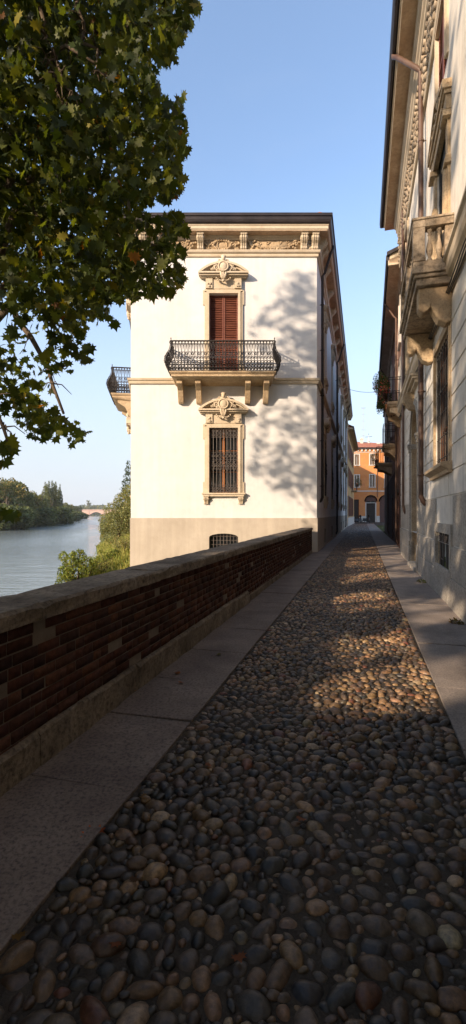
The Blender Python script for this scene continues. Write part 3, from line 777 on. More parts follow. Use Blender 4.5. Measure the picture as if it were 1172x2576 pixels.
mb = MB(); mb.sweep(path, [(.48, 13.312), (.54, 13.312), (.59, 13.36), (.62, 13.44), (.63, 13.56), (.67, 13.57), (.67, 13.68), (.60, 13.70), (.48, 13.70)])
mb.build('gutter', M['gutter'], pal, IDM)
# roof
cen = (A0 + B0 + C0 + D0) / 4
e = []
for p, q in ((A0, (-.55, -.55)), (B0, (.42, -.55)), (C0, (.6, .4)), (D0, (-.6, .4))): e.append(Vector((p.x + q[0], p.y + q[1], 13.585)))
tp = [v + (Vector((cen.x, cen.y, 13.585)) - v) * .35 + Vector((0, 0, 1.9)) for v in e]
tp[0] = Vector((-.4, 25.5, 15.2)); tp[1] = Vector((1.5, 25.5, 15.2))
mb = MB(); mb.poly(e[::-1])
for i in range(4): mb.quad(e[i], e[(i + 1) % 4], tp[(i + 1) % 4], tp[i])
mb.poly(tp)
roof = mb.build('roof', M['tiles'], pal, IDM)
mb = MB()
for k in range(3): mb.ell((3.80 + .1 * k - .35, 19.35 + .2 * k, 13.72), (.13, .2, .07), Matrix.Rotation(.8, 3, 'Z'))
mb.build('ridge_tile', M['tile'], roof, None)
for ch in pal.children:
    pass
# identity-frame parts carry world coordinates: obj() has turned M into root-relative already
# frieze brackets and reliefs
def bracket_row(M_, xs, parent, z=13.08, w=.28, h=.585, d=.38):
    for x in xs:
        mb = MB(); scroll_bracket(mb, 0, w, z, h, d)
        mb.build('eaves_bracket', M['trim'], parent, M_ @ Matrix.Translation((x, 0, 0)))
fx = [2.9 - 1.75 - .35, 2.9, 4.68, 7.17, 7.62]
bracket_row(FR, [.12, .55, 1.1, 2.9, 4.68, 7.17, 7.62], pal)
for xa_, xb_, kd_ in ((3.05, 4.53, 'wreath'), (4.83, 7.02, 'garland'), (1.3, 2.75, 'garland')): mb = MB(); frieze_relief(mb, xa_, xb_, 12.5, 12.93, kd_); mb.build('frieze_relief', M['stone'], pal, FR, smooth=True)
mb = MB()
for k in range(8): mb.ell((7.40 + random.uniform(-.08, .08), -.05, 12.68 + random.uniform(-.15, .15)), (.05, .05, .05), None, 6, 4)
mb.build('frieze_relief', M['trim'], pal, FR, smooth=True)
br = [.32, .95] + [2.6 + 2.35 * k for k in range(16)]
mb0 = None
for x in br:
    if mb0 is None:
        mb = MB(); scroll_bracket(mb, 0, .24, 13.08, .60, .38); mb.ring((0, -.28, 12.92), (1, 0, 0), .11, .035, 10, 5); mb0 = mb.build('eaves_bracket', M['trim'], pal, SD @ Matrix.Translation((x, 0, 0)))
    else:
        c = link(mb0.copy()); c.matrix_basis = pal.matrix_basis.inverted() @ (SD @ Matrix.Translation((x, 0, 0)))
for k in range(14):
    c = link(mb0.copy()); c.matrix_basis = pal.matrix_basis.inverted() @ (LF @ Matrix.Translation((LFL - .5 - 2.4 * k, 0, 0)))
for k in range(15): mb = MB(); frieze_relief(mb, 2.8 + 2.35 * k, 4.75 + 2.35 * k, 12.5, 12.86, 'garland'); mb.build('frieze_relief', M['trim'], pal, SD, smooth=True)

def carved_window(M_, parent, z0, z1, ptop, door=False, label=None):
    """tall opening with moulded surround, entablature, segmental pediment and cartouche"""
    w = WD
    mb = MB(); surround(mb, w, z0, z1, .19, .07, .10)
    # entablature
    mb.box(-w / 2 - .14, w / 2 + .14, -.10, .003, z1 + .19, ptop - .78)
    for s in (-1, 1):
        mb.box(s * (w / 2 + .14) - .0, s * (w / 2 - .14), -.15, .003, z1 + .20, ptop - .78)
        for k in range(5): mb.ell((s * (w / 2 + random.uniform(-.06, .06)), -.17, z1 + .33 + random.uniform(-.08, .08)), (.05, .04, .05), None, 6, 4)
    win = mb.build('window', M['trim'], parent, M_)
    if label: win['label'] = label
    mb = MB(); seg_pediment(mb, 2.05, ptop - .78, .42, .36); mb.build('pediment', M['trim'], win)
    mb = MB(); cartouche(mb, ptop - .42, .92, .34); mb.build('cartouche', M['trim'], win, smooth=True)
    if door: shutter_pair('shutter', M['shutter'], win, w, z0, z1, .12)
    else:
        sash(win, w, z0, z1, .22)
        window_grille('grille', M['grille'], win, w, z0, z1, .0)
        mb = MB(); mb.box(-w / 2 - .30, w / 2 + .30, -.20, .003, z0 - .06, z0); mb.box(-w / 2 - .26, w / 2 + .26, -.16, .003, z0 - .14, z0 - .06)
        for s in (-1, 1): scroll_bracket(mb, s * (w / 2 + .12), .20, z0 - .14, .32, .15)
        mb.build('sill', M['trim'], win)
    return win
TX = Matrix.Translation
carved_window(FR @ TX((XC, 0, 0)), pal, 7.25, 10.70, 12.10, True, 'balcony window with closed red brown louvred shutters')
carved_window(FR @ TX((XC, 0, 0)), pal, 2.46, 5.15, 6.50, False, 'ground floor window behind a scrolled iron grille')
# basement grate
mb = MB()
for k in range(9): mb.tube([(XC - .56 + .14 * k, .08, .05), (XC - .56 + .14 * k, .08, .78)], .014, 5)
for k in range(4): mb.tube([(XC - .6, .075, .15 + .17 * k), (XC + .6, .075, .15 + .17 * k)], .014, 5)
g = mb.build('basement_window', M['grille'], pal, FR)
mb = MB(); mb.quad((XC - .62, .26, .02), (XC + .62, .26, .02), (XC + .62, .26, .82), (XC - .62, .26, .82)); mb.build('pane', M['glass'], g)
# front balcony
def balcony(M_, parent, x0, x1, out, ztop, br_x):
    mb = MB()
    for (a, b, o_) in ((ztop - .05, ztop, out), (ztop - .09, ztop - .05, out - .03), (ztop - .19, ztop - .09, out - .07)):
        i_ = out - o_; mb.box(x0 + i_, x1 - i_, -o_, .003, a, b)
    # sloping underside
    a, b = x0 + .07, x1 - .07; zt = ztop - .19
    mb.add([(a, -out + .07, zt), (b, -out + .07, zt), (b, 0, zt), (a, 0, zt), (a + .06, -out + .2, zt - .06), (b - .06, -out + .2, zt - .06), (b - .06, 0, zt - .12), (a + .06, 0, zt - .12)],
           [(4, 7, 6, 5), (0, 4, 5, 1), (1, 5, 6, 2), (3, 7, 4, 0)])
    bal = mb.build('balcony', M['stone'], parent, M_, bevel=.008)
    for x in br_x:
        mb = MB(); z = ztop - .20; d = out - .30
        mb.prism([(0, z - .04), (0, z - .86), (-.16, z - .86), (-.22, z - .80), (-d * .55, z - .40), (-d, z - .20), (-d, z - .04)], x - .11, x + .11)
        mb.box(x - .14, x + .14, -d - .03, 0, z - .04, z + .02)
        mb.build('corbel', M['stone'], bal, bevel=.012)
    belly_railing('railing', bal, x0 + .06, x1 - .06, out - .06, ztop)
    return bal
balcony(FR, pal, 1.74, 5.93, 1.10, 7.20, [2.10, 2.84, 4.84, 5.58])
# river side balconies and windows
for i, x in enumerate(lf_x):
    carved_window(LF @ TX((x, 0, 0)), pal, 7.25, 10.70, 12.10, True); 
    carved_window(LF @ TX((x, 0, 0)), pal, 2.46, 5.15, 6.50, False)
balcony(LF, pal, lf_x[0] - 1.95, lf_x[0] + 1.15, 1.05, 7.20, [lf_x[0] - 1.6, lf_x[0] + .85])
# side windows towards the street
def side_lower():
    mb = MB(); surround(mb, 1.2, 2.46, 5.30, .16, .04, .03)
    win = mb.build('window', M['trim'], pal, SD @ TX((side_x[0], 0, 0)))
    mb = MB()
    mb.box(-.8, .8, -.05, .003, 5.48, 5.85)
    seg_pediment(mb, 1.75, 5.85, .36, .24, .13); mb.build('pediment', M['trim'], win)
    mb = MB(); cartouche(mb, 6.1, .7, .20); mb.build('cartouche', M['trim'], win, smooth=True)
    sash(win, 1.2, 2.46, 5.30, .14); window_grille('grille', M['iron'], win, 1.2, 2.46, 5.30, .02, .07)
    mb = MB(); mb.box(-.80, .80, -.13, .003, 2.36, 2.46); mb.box(-.76, .76, -.10, .003, 2.28, 2.36)
    for s in (-1, 1): scroll_bracket(mb, s * .62, .18, 2.28, .40, .11)
    mb.build('sill', M['trim'], win); return win
def side_upper():
    mb = MB(); surround(mb, 1.1, 8.3, 10.9, .16, .04, .03)
    win = mb.build('window', M['trim'], pal, SD @ TX((side_x[0], 0, 0)))
    mb = MB(); mb.box(-.75, .75, -.05, .003, 11.08, 11.5)
    for dz, w_, o_ in ((0, .86, .14), (.07, .90, .19), (.14, .94, .24)): mb.box(-w_, w_, -o_, .003, 11.5 + dz, 11.57 + dz)
    for s in (-1, 1): scroll_bracket(mb, s * .70, .14, 11.5, .6, .12)
    mb.build('hood', M['trim'], win)
    mb = MB(); cartouche(mb, 11.25, .5, .09); mb.build('cartouche', M['trim'], win, smooth=True)
    shutter_pair('shutter', M['shutter'], win, 1.1, 8.3, 10.9, .07)
    mb = MB(); mb.box(-.76, .76, -.14, .003, 8.2, 8.3); mb.box(-.72, .72, -.10, .003, 8.12, 8.2)
    for s in (-1, 1): scroll_bracket(mb, s * .56, .16, 8.12, .34, .10)
    mb.build('sill', M['trim'], win); return win
wl, wu = side_lower(), side_upper()
for x in side_x[1:]:
    for w_ in (wl, wu):
        c = copy_tree(w_, pal); c.matrix_basis = pal.matrix_basis.inverted() @ (SD @ TX((x, 0, 0)))
mb = MB()
for k in range(7): mb.tube([(-.48 + .16 * k, .02, .15), (-.48 + .16 * k, .02, .86)], .012, 4)
mb.box(-.55, .55, .085, .1, .15, .86)
bw = mb.build('basement_window', M['iron'], pal, SD @ TX((side_x[0], 0, 0)))
for x in side_x[1:]:
    c = link(bw.copy()); c.matrix_basis = pal.matrix_basis.inverted() @ (SD @ TX((x, 0, 0)))
# downpipes
def downpipe(M_, parent, x, ztop, zbot, zeave, out_e, r=.055, dx=0.0, y=-.12, m='gutter'):
    mb = MB()
    mb.tube([(x + dx, -out_e, zeave), (x + dx, -out_e, zeave - .12), (x + dx * .85, -out_e + .08, zeave - .24), (x, y - .1, ztop + .10), (x, y, ztop), (x, y, zbot + .35), (x, y, zbot + .12), (x, y * .6, zbot), (x, .0, zbot - .08)], r, 8)
    z = zbot + .6
    while z < ztop:
        mb.tube([(x, y, z), (x, y, z + .05)], r * 1.25, 8); mb.tube([(x, y, z + .02), (x, 0, z + .02)], .014, 4); z += 2.0
    return mb.build('downpipe', M[m], parent, M_, smooth=True)
downpipe(SD, pal, (21.1 - 19.8) / U2[1], 12.1, 2.2, 13.35, .58, .06)
downpipe(SD, pal, (33.2 - 19.8) / U2[1], 12.1, .25, 13.35, .58, .06)
downpipe(SD, pal, (51 - 19.8) / U2[1], 12.1, .25, 13.35, .58, .06)

# ------------------------------------------------------------------ right palace (shaded, dappled)
E0 = Vector((0.27167 * 18.8 + 1.52, 18.8)); RANG = pi / 2 - ANG - pi
RL = 44.0
RP = frame(E0.x, E0.y, RANG)
F0 = E0 - U * RL; R_ = Vector(R2)
def rx(d): return (18.8 - d) / U2[1]
rp = thing('balcony_palace', 'pale palace with stone balustrade balcony and rusticated ground floor along the right pavement', 'building', (E0.x, E0.y, 0))
w1 = (rx(9.9), rx(8.25)); wc1 = sum(w1) / 2; ww1 = w1[1] - w1[0]
w2x = rx(16.2)
ops_u = [(wc1 - .65, wc1 + .65, 5.9, 8.75, .12), (w2x - .6, w2x + .6, 5.9, 8.75, .12), (wc1 - .55, wc1 + .55, 9.75, 11.15, .1), (w2x - .55, w2x + .55, 9.75, 11.15, .1)]
px0, px1 = rx(15.0), rx(12.95); pr = (px1 - px0) / 2
ops_g = [(w1[0], w1[1], 2.5, 4.85, .17), (px0, px1, .12, 4.78, .7, True)]
mb = MB(); wall_panel(mb, 0, RL, 5.62, 13.1, ops_u); mb.build('wall', M['plaster_warm'], rp, RP)
mb = MB(); wall_panel(mb, 0, RL, 1.05, 5.62, ops_g + [(rx(9.65), rx(8.12), .61, 1.24, .16)], y=0.0)
mb.build('ground_floor_wall', M['plaster_warm'], rp, RP)
mb = MB(); mb.quad((0, 0, -.2), (0, 9, -.2), (0, 9, 13.1), (0, 0, 13.1)); mb.build('end_wall', M['plaster_warm'], rp, RP)
# rustication: courses of smooth blocks with sunk joints
def courses(mb, X0, X1, zs, ops, out, gap=.022, L=(1.2, 1.9), m=None):
    for k in range(len(zs) - 1):
        za, zb = zs[k] + gap / 2, zs[k + 1] - gap / 2; zc = (za + zb) / 2
        cuts = []
        for o_ in ops:
            a, b, c, d = o_[:4]
            fr = o_[6] if len(o_) > 6 else .2
            if zb > c - .02 and za < d + fr * .5:
                if len(o_) > 5 and o_[5]:
                    r = (b - a) / 2; zz = zc - (d - r)
                    hw = r + fr if zz < 0 else sqrt(max(0, (r + fr) ** 2 - zz * zz))
                    cuts.append(((a + b) / 2 - hw, (a + b) / 2 + hw))
                else: cuts.append((a - fr, b + fr))
        segs = [(X0, X1)]
        for a, b in cuts:
            ns = []
            for p, q in segs:
                if b <= p or a >= q: ns.append((p, q))
                else:
                    if a > p: ns.append((p, a))
                    if b < q: ns.append((b, q))
            segs = ns
        for p, q in segs:
            x = p
            while x < q - .02:
                l = random.uniform(*L); e_ = min(x + l, q)
                if q - e_ < .4: e_ = q
                mb.box(x + (gap / 2 if x > p else 0), e_ - (gap / 2 if e_ < q else 0), -out + random.uniform(-.001, .001), .001, za, zb); x = e_
zs = [1.91 + .42 * k for k in range(9)]
opsr = [(w1[0], w1[1], 2.42, 4.95, .3, None, .2), (px0, px1, 0, 4.78, .7, True, .22)]
mb = MB(); courses(mb, 0, RL, zs, opsr, .016, .03, (3.2, 5.2)); mb.build('rusticated_blocks', M['plaster_warm'], rp, RP, bevel=.005)
for xa_, xb_ in ((0, px0 - .16), (px1 + .16, rx(9.65) - .17), (rx(8.12) + .17, RL)): mb = MB(); courses(mb, xa_, xb_, [1.07, 1.91], [(rx(9.65), rx(8.12), .61, 1.24, .3, None, .17), (px0, px1, 0, 4.78, .7, True, .16)], .02, .01, (1.4, 2.2)); mb.build('smooth_course', M['granite'], rp, RP)
for xa_, xb_ in ((0, px0 - .16), (px1 + .16, RL)): mb = MB(); courses(mb, xa_, xb_, [-.1, .52, 1.06], [(rx(9.65), rx(8.12), .61, 1.24, .3, None, .17), (px0, px1, -1, 4.78, .7, True, .16)], .045, .012, (1.3, 1.9)); mb.build('plinth', M['granite'], rp, RP, bevel=.012)
# mouldings and eaves
EB = E0 + R_ * 8
rpath = [tuple(EB), tuple(E0), tuple(F0)]
mb = MB(); mb.sweep(rpath, [(-.05, 5.36), (.05, 5.36), (.05, 5.56), (.10, 5.60), (.13, 5.66), (.13, 5.80), (.17, 5.83), (.17, 5.88), (-.05, 5.90)]); mb.build('string_course', M['trim'], rp, IDM)
mb = MB(); mb.sweep(rpath, [(-.05, 11.32), (.06, 11.32), (.08, 11.38), (.08, 11.44), (-.05, 11.46)]); mb.build('frieze_moulding', M['trim'], rp, IDM)
mb = MB(); mb.sweep([tuple(E0 + R_ * 8), tuple(E0), tuple(F0)], [(-.05, 12.3), (.05, 12.3), (.09, 12.42), (.09, 12.55), (.14, 12.6), (.14, 12.72), (.19, 12.78), (.19, 12.9), (.24, 12.96), (.26, 13.06), (.26, 13.20), (.60, 13.20), (.60, 13.30), (.64, 13.32), (.64, 13.42), (-.05, 13.44)]); mb.build('cornice', M['trim'], rp, IDM)
mb = MB(); mb.sweep(rpath, [(.2, 13.196), (.595, 13.196), (.595, 13.18), (.2, 13.18)]); mb.build('soffit', M['soffit'], rp, IDM)
mb = MB(); mb.sweep(rpath, [(.62, 13.43), (.68, 13.36), (.74, 13.38), (.78, 13.44), (.79, 13.62), (.74, 13.64), (.62, 13.64)]); mb.build('gutter', M['gutter'], rp, IDM)
mb = MB(); a, b, c, d = E0 - R_ * .7 + U * .7, F0 - R_ * .7, F0 + R_ * 8, E0 + R_ * 8
mb.quad((a.x, a.y, 13.60), (b.x, b.y, 13.60), (c.x, c.y, 15.8), (d.x, d.y, 15.8)); mb.build('roof', M['tiles'], rp, IDM)
mb = MB(); x = .1
while x < RL:
    for k in range(3):
        mb.ell((x + random.uniform(0, .16), -.07, 11.55 + .24 * k + random.uniform(-.05, .05)), (.085, .07, .085), Matrix.Rotation(random.uniform(-1, 1), 3, 'Y'), 6, 4)
    mb.box(x, x + .1, -.15, 0, 12.18, 12.28)
    x += .2
mb.build('frieze_relief', M['stone_dark'], rp, RP, smooth=True)
# piano nobile windows
def noble_window(x):
    mb = MB()
    for s in (-1, 1):
        mb.box(s * .65, s * .86, -.05, .003, 5.9, 8.55)
        mb.box(s * .63, s * .90, -.07, .003, 5.9, 6.12); mb.box(s * .62, s * .92, -.11, .003, 7.65, 7.72); mb.box(s * .63, s * .90, -.09, .003, 7.72, 7.80)
        mb.box(s * .61, s * .94, -.14, .003, 8.45, 8.55)
        mb.lathe((s * .755, -.055, 6.12), [(.07, 0), (.068, .7), (.06, 1.5)], 10)
    mb.box(-.65, .65, -.12, .003, 8.752, 8.85)
    win = mb.build('window', M['stone'], rp, RP @ TX((x, 0, 0)), bevel=.006)
    mb = MB(); mb.box(-.95, .95, -.09, .003, 8.551, 8.75)
    for dz, w_, o_ in ((0, .92, .09), (.07, .95, .12), (.14, .98, .15)): mb.box(-w_, w_, -o_, .003, 8.751 + dz, 8.821 + dz)
    for s in (-1, 1):
        mb.add([(0, -.15, 9.36), (s * .98, -.15, 8.962), (s * .98, -.15, 9.04), (0, -.15, 9.46), (0, 0, 9.36), (s * .98, 0, 8.962), (s * .98, 0, 9.04), (0, 0, 9.46)],
               [(0, 1, 2, 3), (3, 2, 6, 7), (0, 4, 5, 1), (1, 5, 6, 2)])
    mb.add([(-1.05, -.07, 8.96), (1.05, -.07, 8.96), (0, -.07, 9.38)], [(0, 1, 2)])
    mb.build('pediment', M['stone'], win)
    mb = MB()
    for k in range(14): mb.ell((random.uniform(-.5, .5), -.09, 9.08 + random.uniform(-.05, .14)), (.07, .07, .06), None, 6, 4)
    mb.build('carving', M['stone'], win, smooth=True)
    shutter_pair('shutter', M['shutter_grey'], win, 1.3, 5.9, 8.75, .06)
    return win
noble_window(wc1); noble_window(w2x)
for x in (wc1, w2x):
    mb = MB(); surround(mb, 1.1, 9.75, 11.15, .12, .02, .05)
    win = mb.build('window', M['trim'], rp, RP @ TX((x, 0, 0))); win['label'] = 'small attic window with brown shutters'
    shutter_pair('shutter', M['shutter'], win, 1.1, 9.75, 11.15, .04)
# stone balcony with balusters
bx0, bx1, bo = rx(10.62), rx(7.90), .665
mb = MB()
for (a, b, o_) in ((5.66, 5.78, bo), (5.60, 5.66, bo - .04), (5.48, 5.60, bo - .08)): 
    i_ = bo - o_; mb.box(bx0 + i_, bx1 - i_, -o_, .003, a, b)
bal = mb.build('balcony', M['stone_dark'], rp, RP, bevel=.012); bal['label'] = 'stone balcony with turned balusters'
mb = MB()
for (x0, x1, y0, y1) in ((bx0 + .02, bx1 - .02, -bo + .02, -bo + .22), (bx0 + .02, bx0 + .22, -bo + .22, -.003), (bx1 - .22, bx1 - .02, -bo + .22, -.003)):
    mb.box(x0, x1, y0, y1, 6.44, 6.56); mb.box(x0 - .02, x1 + .02, y0 - .02 if y1 < -.1 else y0, y1, 6.561, 6.60)
mb.build('handrail', M['stone_dark'], bal, bevel=.008)
mb = MB()
for (x0, x1, y0, y1) in ((bx0 + .03, bx1 - .03, -bo + .03, -bo + .21), (bx0 + .03, bx0 + .21, -bo + .21, -.003), (bx1 - .21, bx1 - .03, -bo + .21, -.003)): mb.box(x0, x1, y0, y1, 5.781, 5.87)
mb.build('base_rail', M['stone_dark'], bal, bevel=.006)
def pillar(x, y, w=.19):
    mb = MB(); mb.box(x - w / 2, x + w / 2, y - w / 2, y + w / 2, 5.871, 6.439); mb.box(x - w / 2 - .008, x + w / 2 + .008, y - w / 2 - .008, y + w / 2 + .008, 5.871, 5.93)
    mb.build('pillar', M['stone_dark'], bal, bevel=.006)
for (x, y) in ((bx0 + .12, -bo + .12), (bx1 - .12, -bo + .12), (bx0 + .12, -.09), (bx1 - .12, -.07), ((bx0 + bx1) / 2, -bo + .12)): pillar(x, y, .19 if y < -.1 else .13)
BP = [(.8 * a_, b_) for a_, b_ in [(.045, 0), (.055, .02), (.055, .05), (.03, .075), (.035, .10), (.062, .17), (.066, .22), (.055, .29), (.035, .36), (.027, .42), (.03, .45), (.045, .465), (.03, .48), (.04, .51), (.055, .53), (.055, .567)]]
bal0 = None
pos = [(bx1 - .12, -bo + .12 + .175), (bx1 - .12, -bo + .12 + .325), (bx0 + .12, -bo + .30), (bx0 + .12, -bo + .45)] + [(bx0 + .32 + .156 * k, -bo + .12) for k in range(15) if abs(bx0 + .32 + .156 * k - (bx0 + bx1) / 2) > .14]
for (x, y) in pos:
    if bal0 is None:
        mb = MB(); mb.lathe((0, 0, 5.871), BP, 12); bal0 = mb.build('baluster', M['stone_dark'], bal, smooth=True); bal0.location = (x, y, 0)
    else:
        c = link(bal0.copy()); c.location = (x, y, 0)
for x in (bx0 + .30, bx1 - .30):
    mb = MB(); z = 5.48; d = bo - .12
    prof = [(0, z), (0, z - .62), (-.10, z - .64), (-.22, z - .58), (-.30, z - .44), (-d * .62, z - .33), (-d * .72, z - .40), (-d * .86, z - .44), (-d, z - .36), (-d, z - .04), (-d, z)]
    mb.prism(prof, x - .14, x + .14); mb.build('corbel', M['stone'], bal, bevel=.03)
# ground floor window
mb = MB(); surround(mb, ww1, 2.5, 4.85, .19, .0, .035, base=False)
win = mb.build('window', M['stone'], rp, RP @ TX((wc1, 0, 0)), bevel=.006); win['label'] = 'tall ground floor window behind iron bars'
mb = MB(); hw = ww1 / 2 + .26
mb.prism([(.003, 2.30), (-.08, 2.30), (-.10, 2.36), (-.17, 2.40), (-.20, 2.42), (-.20, 2.48), (.003, 2.498)][::-1], -hw, hw); mb.build('sill', M['stone'], win)
mb = MB()
for k in range(9): mb.tube([(-ww1 / 2 + .06 + (ww1 - .12) * k / 8, .03, 2.5), (-ww1 / 2 + .06 + (ww1 - .12) * k / 8, .03, 4.85)], .013, 5)
for z in (2.68, 3.1, 3.55, 4.0, 4.45, 4.75): mb.tube([(-ww1 / 2, .03, z), (ww1 / 2, .03, z)], .012, 5)
mb.build('grille', M['iron'], win); sash(win, ww1, 2.5, 4.85, .13)
# basement window
bw0, bw1 = rx(9.65), rx(8.12); wb = (bw1 - bw0) / 2
mb = MB(); cxb = (bw0 + bw1) / 2
for s in (-1, 1): mb.box(s * wb, s * (wb + .165), -.052, .003, .52, 1.24)
mb.box(-wb - .165, wb + .165, -.052, .003, 1.241, 1.42); mb.box(-wb - .165, wb + .165, -.050, .003, .46, .61)
win = mb.build('basement_window', M['granite'], rp, RP @ TX((cxb, 0, 0)), bevel=.006)
mb = MB()
for k in range(8): mb.tube([(-wb + .08 + (2 * wb - .16) * k / 7, .03 - .03 * (k % 2), .61), (-wb + .08 + (2 * wb - .16) * k / 7 + random.uniform(-.03, .03), .03, 1.24)], .013, 5)
for z in (.72, 1.05, 1.16): mb.tube([(-wb, .03, z), (wb, .03, z)], .013, 5)
for k in range(4): mb.ring((-wb + .2 + .33 * k, .02, 1.12), (0, 1, 0), .06, .01, 9, 4)
mb.build('grille', M['grille'], win)
mb = MB(); mb.quad((-wb - .02, .15, .6), (wb + .02, .15, .6), (wb + .02, .15, 1.26), (-wb - .02, .15, 1.26)); mb.build('pane', M['glass'], win)
# portal: arch surround, imposts, keystone, door
pc = (px0 + px1) / 2; zsp = 4.78 - pr
mb = MB(); N = 20
for (r0, r1, o_) in ((pr + .001, pr + .09, .05), (pr + .09, pr + .16, .03)):
    for k in range(N):
        a0, a1 = pi * k / N, pi * (k + 1) / N
        P = [(r0 * cos(a0), zsp + r0 * sin(a0)), (r1 * cos(a0), zsp + r1 * sin(a0)), (r1 * cos(a1), zsp + r1 * sin(a1)), (r0 * cos(a1), zsp + r0 * sin(a1))]
        mb.add([(x, -o_, z) for x, z in P] + [(x, 0.0, z) for x, z in P], [(0, 1, 2, 3), (1, 5, 6, 2), (0, 3, 7, 4)])
    for s in (-1, 1): mb.box(s * r0, s * r1, -o_, .003, .06, zsp)
for s in (-1, 1):
    mb.box(s * (pr - .04), s * (pr + .20), -.11, .6, zsp - .02, zsp + .06); mb.box(s * (pr - .02), s * (pr + .18), -.09, .6, zsp - .10, zsp - .021)
    mb.box(s * (pr - .01), s * (pr + .17), -.07, .6, zsp - .2, zsp - .101)
    mb.box(s * (pr - .02), s * (pr + .20), -.07, .1, .03, .75)
portal = mb.build('portal', M['granite'], rp, RP @ TX((pc, 0, 0)), bevel=.005); portal['label'] = 'arched stone portal'
mb = MB(); mb.prism([(0, 5.12), (-.30, 5.12), (-.33, 4.98), (-.26, 4.8), (-.16, 4.66), (0, 4.62)], -.14, .14); mb.ell((0, -.27, 4.92), (.10, .09, .14))
mb.build('keystone', M['stone'], portal, smooth=False)
mb = MB(); mb.box(-pr - .3, pr + .3, -.12, .003, 5.12, 5.20); mb.box(-pr - .36, pr + .36, -.20, .003, 5.201, 5.27); mb.box(-pr - .4, pr + .4, -.26, .003, 5.271, 5.33)
mb.build('cornice', M['trim'], portal)
mb = MB(); mb.box(-pr + .001, -pr + .02, .012, .55, .12, zsp); mb.box(pr - .02, pr - .001, .012, .55, .12, zsp)
for k in range(N):
    a0, a1 = pi * k / N, pi * (k + 1) / N; P = [((pr - .018) * cos(q), zsp + (pr - .018) * sin(q)) for q in (a0, a1)] + [((pr - .001) * cos(q), zsp + (pr - .001) * sin(q)) for q in (a1, a0)]
    mb.add([(x, .012, z) for x, z in P] + [(x, .55, z) for x, z in P], [(0, 1, 2, 3), (1, 0, 4, 5), (7, 6, 5, 4)])
mb.build('lining', M['stone'], portal)
mb = MB(); mb.box(-pr, pr, .55, .6, .12, 4.7)
for s in (-1, 1):
    for k in range(4): mb.box(s * .1, s * (pr - .1), .53, .56, .3 + .85 * k, 1.0 + .85 * k)
mb.build('door', M['darkwood'], portal)
mb = MB(); mb.box(-pr + .0, pr, -.12, .6, .0, .118); mb.build('threshold', M['granite'], portal)
downpipe(RP, rp, rx(11.4), 12.2, 1.9, 13.45, .70, .06, m='pipe', dx=-.7)
mb = MB(); mb.tube([(rx(16.7), -.10, 12.5), (rx(16.7), -.10, 1.9), (rx(16.7), -.06, 1.7), (rx(16.7), 0, 1.6)], .05, 8); mb.build('downpipe', M['pipe'], rp, RP, smooth=True)
# cables under the string course
cb = thing('facade_cable', 'black cable bundle clipped below the balcony along the pale palace wall', 'cable', (E0.x, E0.y, 5.3))
mb = MB()
for q in range(3):
    mb.tube([(x, -.06 - .02 * q, 5.30 + .03 * q + .02 * sin(x * 3 + q)) for x in np.arange(0, RL - 4, .35)], .012, 4)
mb.build('wire', M['cable'], cb, RP)

# ------------------------------------------------------------------ second house on the right (brown, brick ground floor)
HB = Vector((0.27167 * 45 + 2.05, 45)); HA = Vector((0.27167 * 18.85 + 1.66, 18.85))
hd = (HA - HB).normalized(); HL = (HA - HB).length; HANG = math.atan2(hd.y, hd.x); HP = frame(HB.x, HB.y, HANG)
def hx(d): return (45 - d) / (45 - 18.85) * HL
h2 = thing('brown_house', 'brown stuccoed house with dark brick ground floor and planted balcony beyond the pale palace', 'house', (HB.x, HB.y, 0))
hops = [(hx(d) - .5, hx(d) + .5, z, z + 2.0, .2) for d in (21.5, 24.5, 30.0, 35, 40) for z in (6.4, 9.2)]
mb = MB(); wall_panel(mb, 0, HL, 3.9, 11.9, hops); mb.build('wall', M['brown'], h2, HP)
vs_ = []; fs_ = []; cs_ = []
mb = MB(); wall_panel(mb, 0, HL, -.2, 3.9, [(hx(23) - .6, hx(23) + .6, .1, 2.6, .3), (hx(29) - .6, hx(29) + .6, .1, 2.6, .3)])
def brick_mat():
    m, t, b = newmat('dark brick wall')
    tc = t.nodes.new('ShaderNodeTexCoord'); mp = t.nodes.new('ShaderNodeMapping'); mp.inputs['Rotation'].default_value = (pi / 2, 0, 0)
    br_ = t.nodes.new('ShaderNodeTexBrick'); br_.inputs['Scale'].default_value = 4.0; br_.inputs['Color1'].default_value = (.13, .05, .035, 1); br_.inputs['Color2'].default_value = (.07, .035, .028, 1); br_.inputs['Mortar'].default_value = (.12, .10, .08, 1)
    br_.inputs['Mortar Size'].default_value = .02
    t.links.new(tc.outputs['Object'], mp.inputs[0]); t.links.new(mp.outputs[0], br_.inputs[0]); t.links.new(br_.outputs[0], b.inputs['Base Color'])
    b.inputs['Roughness'].default_value = .9; bump(t, b, br_.outputs[1], -.4, .01); return m
M['brickwall'] = brick_mat()
mb.build('ground_floor_wall', M['brickwall'], h2, HP)
mb = MB(); mb.quad((0, 0, -.2), (0, 9, -.2), (0, 9, 11.9), (0, 0, 11.9)); mb.build('end_wall', M['brown'], h2, HP)
first = None
for d in (21.5, 24.5, 30.0, 35, 40):
    for z in (6.4, 9.2):
        if first is None or True:
            mb = MB(); surround(mb, 1.0, z, z + 2.0, .12, .0, .05, base=False); mb.box(-.62, .62, -.1, .003, z - .08, z)
            w_ = mb.build('window', M['white'], h2, HP @ TX((hx(d), 0, 0))); shutter_pair('shutter', M['shutter_grey'], w_, 1.0, z, z + 2.0, .05)
for d in (23, 29):
    mb = MB(); mb.box(-.6, .6, .2, .26, .1, 2.6); mb.box(-.7, .7, -.04, .003, 2.601, 2.75); mb.build('door', M['darkwood'], h2, HP @ TX((hx(d), 0, 0)))
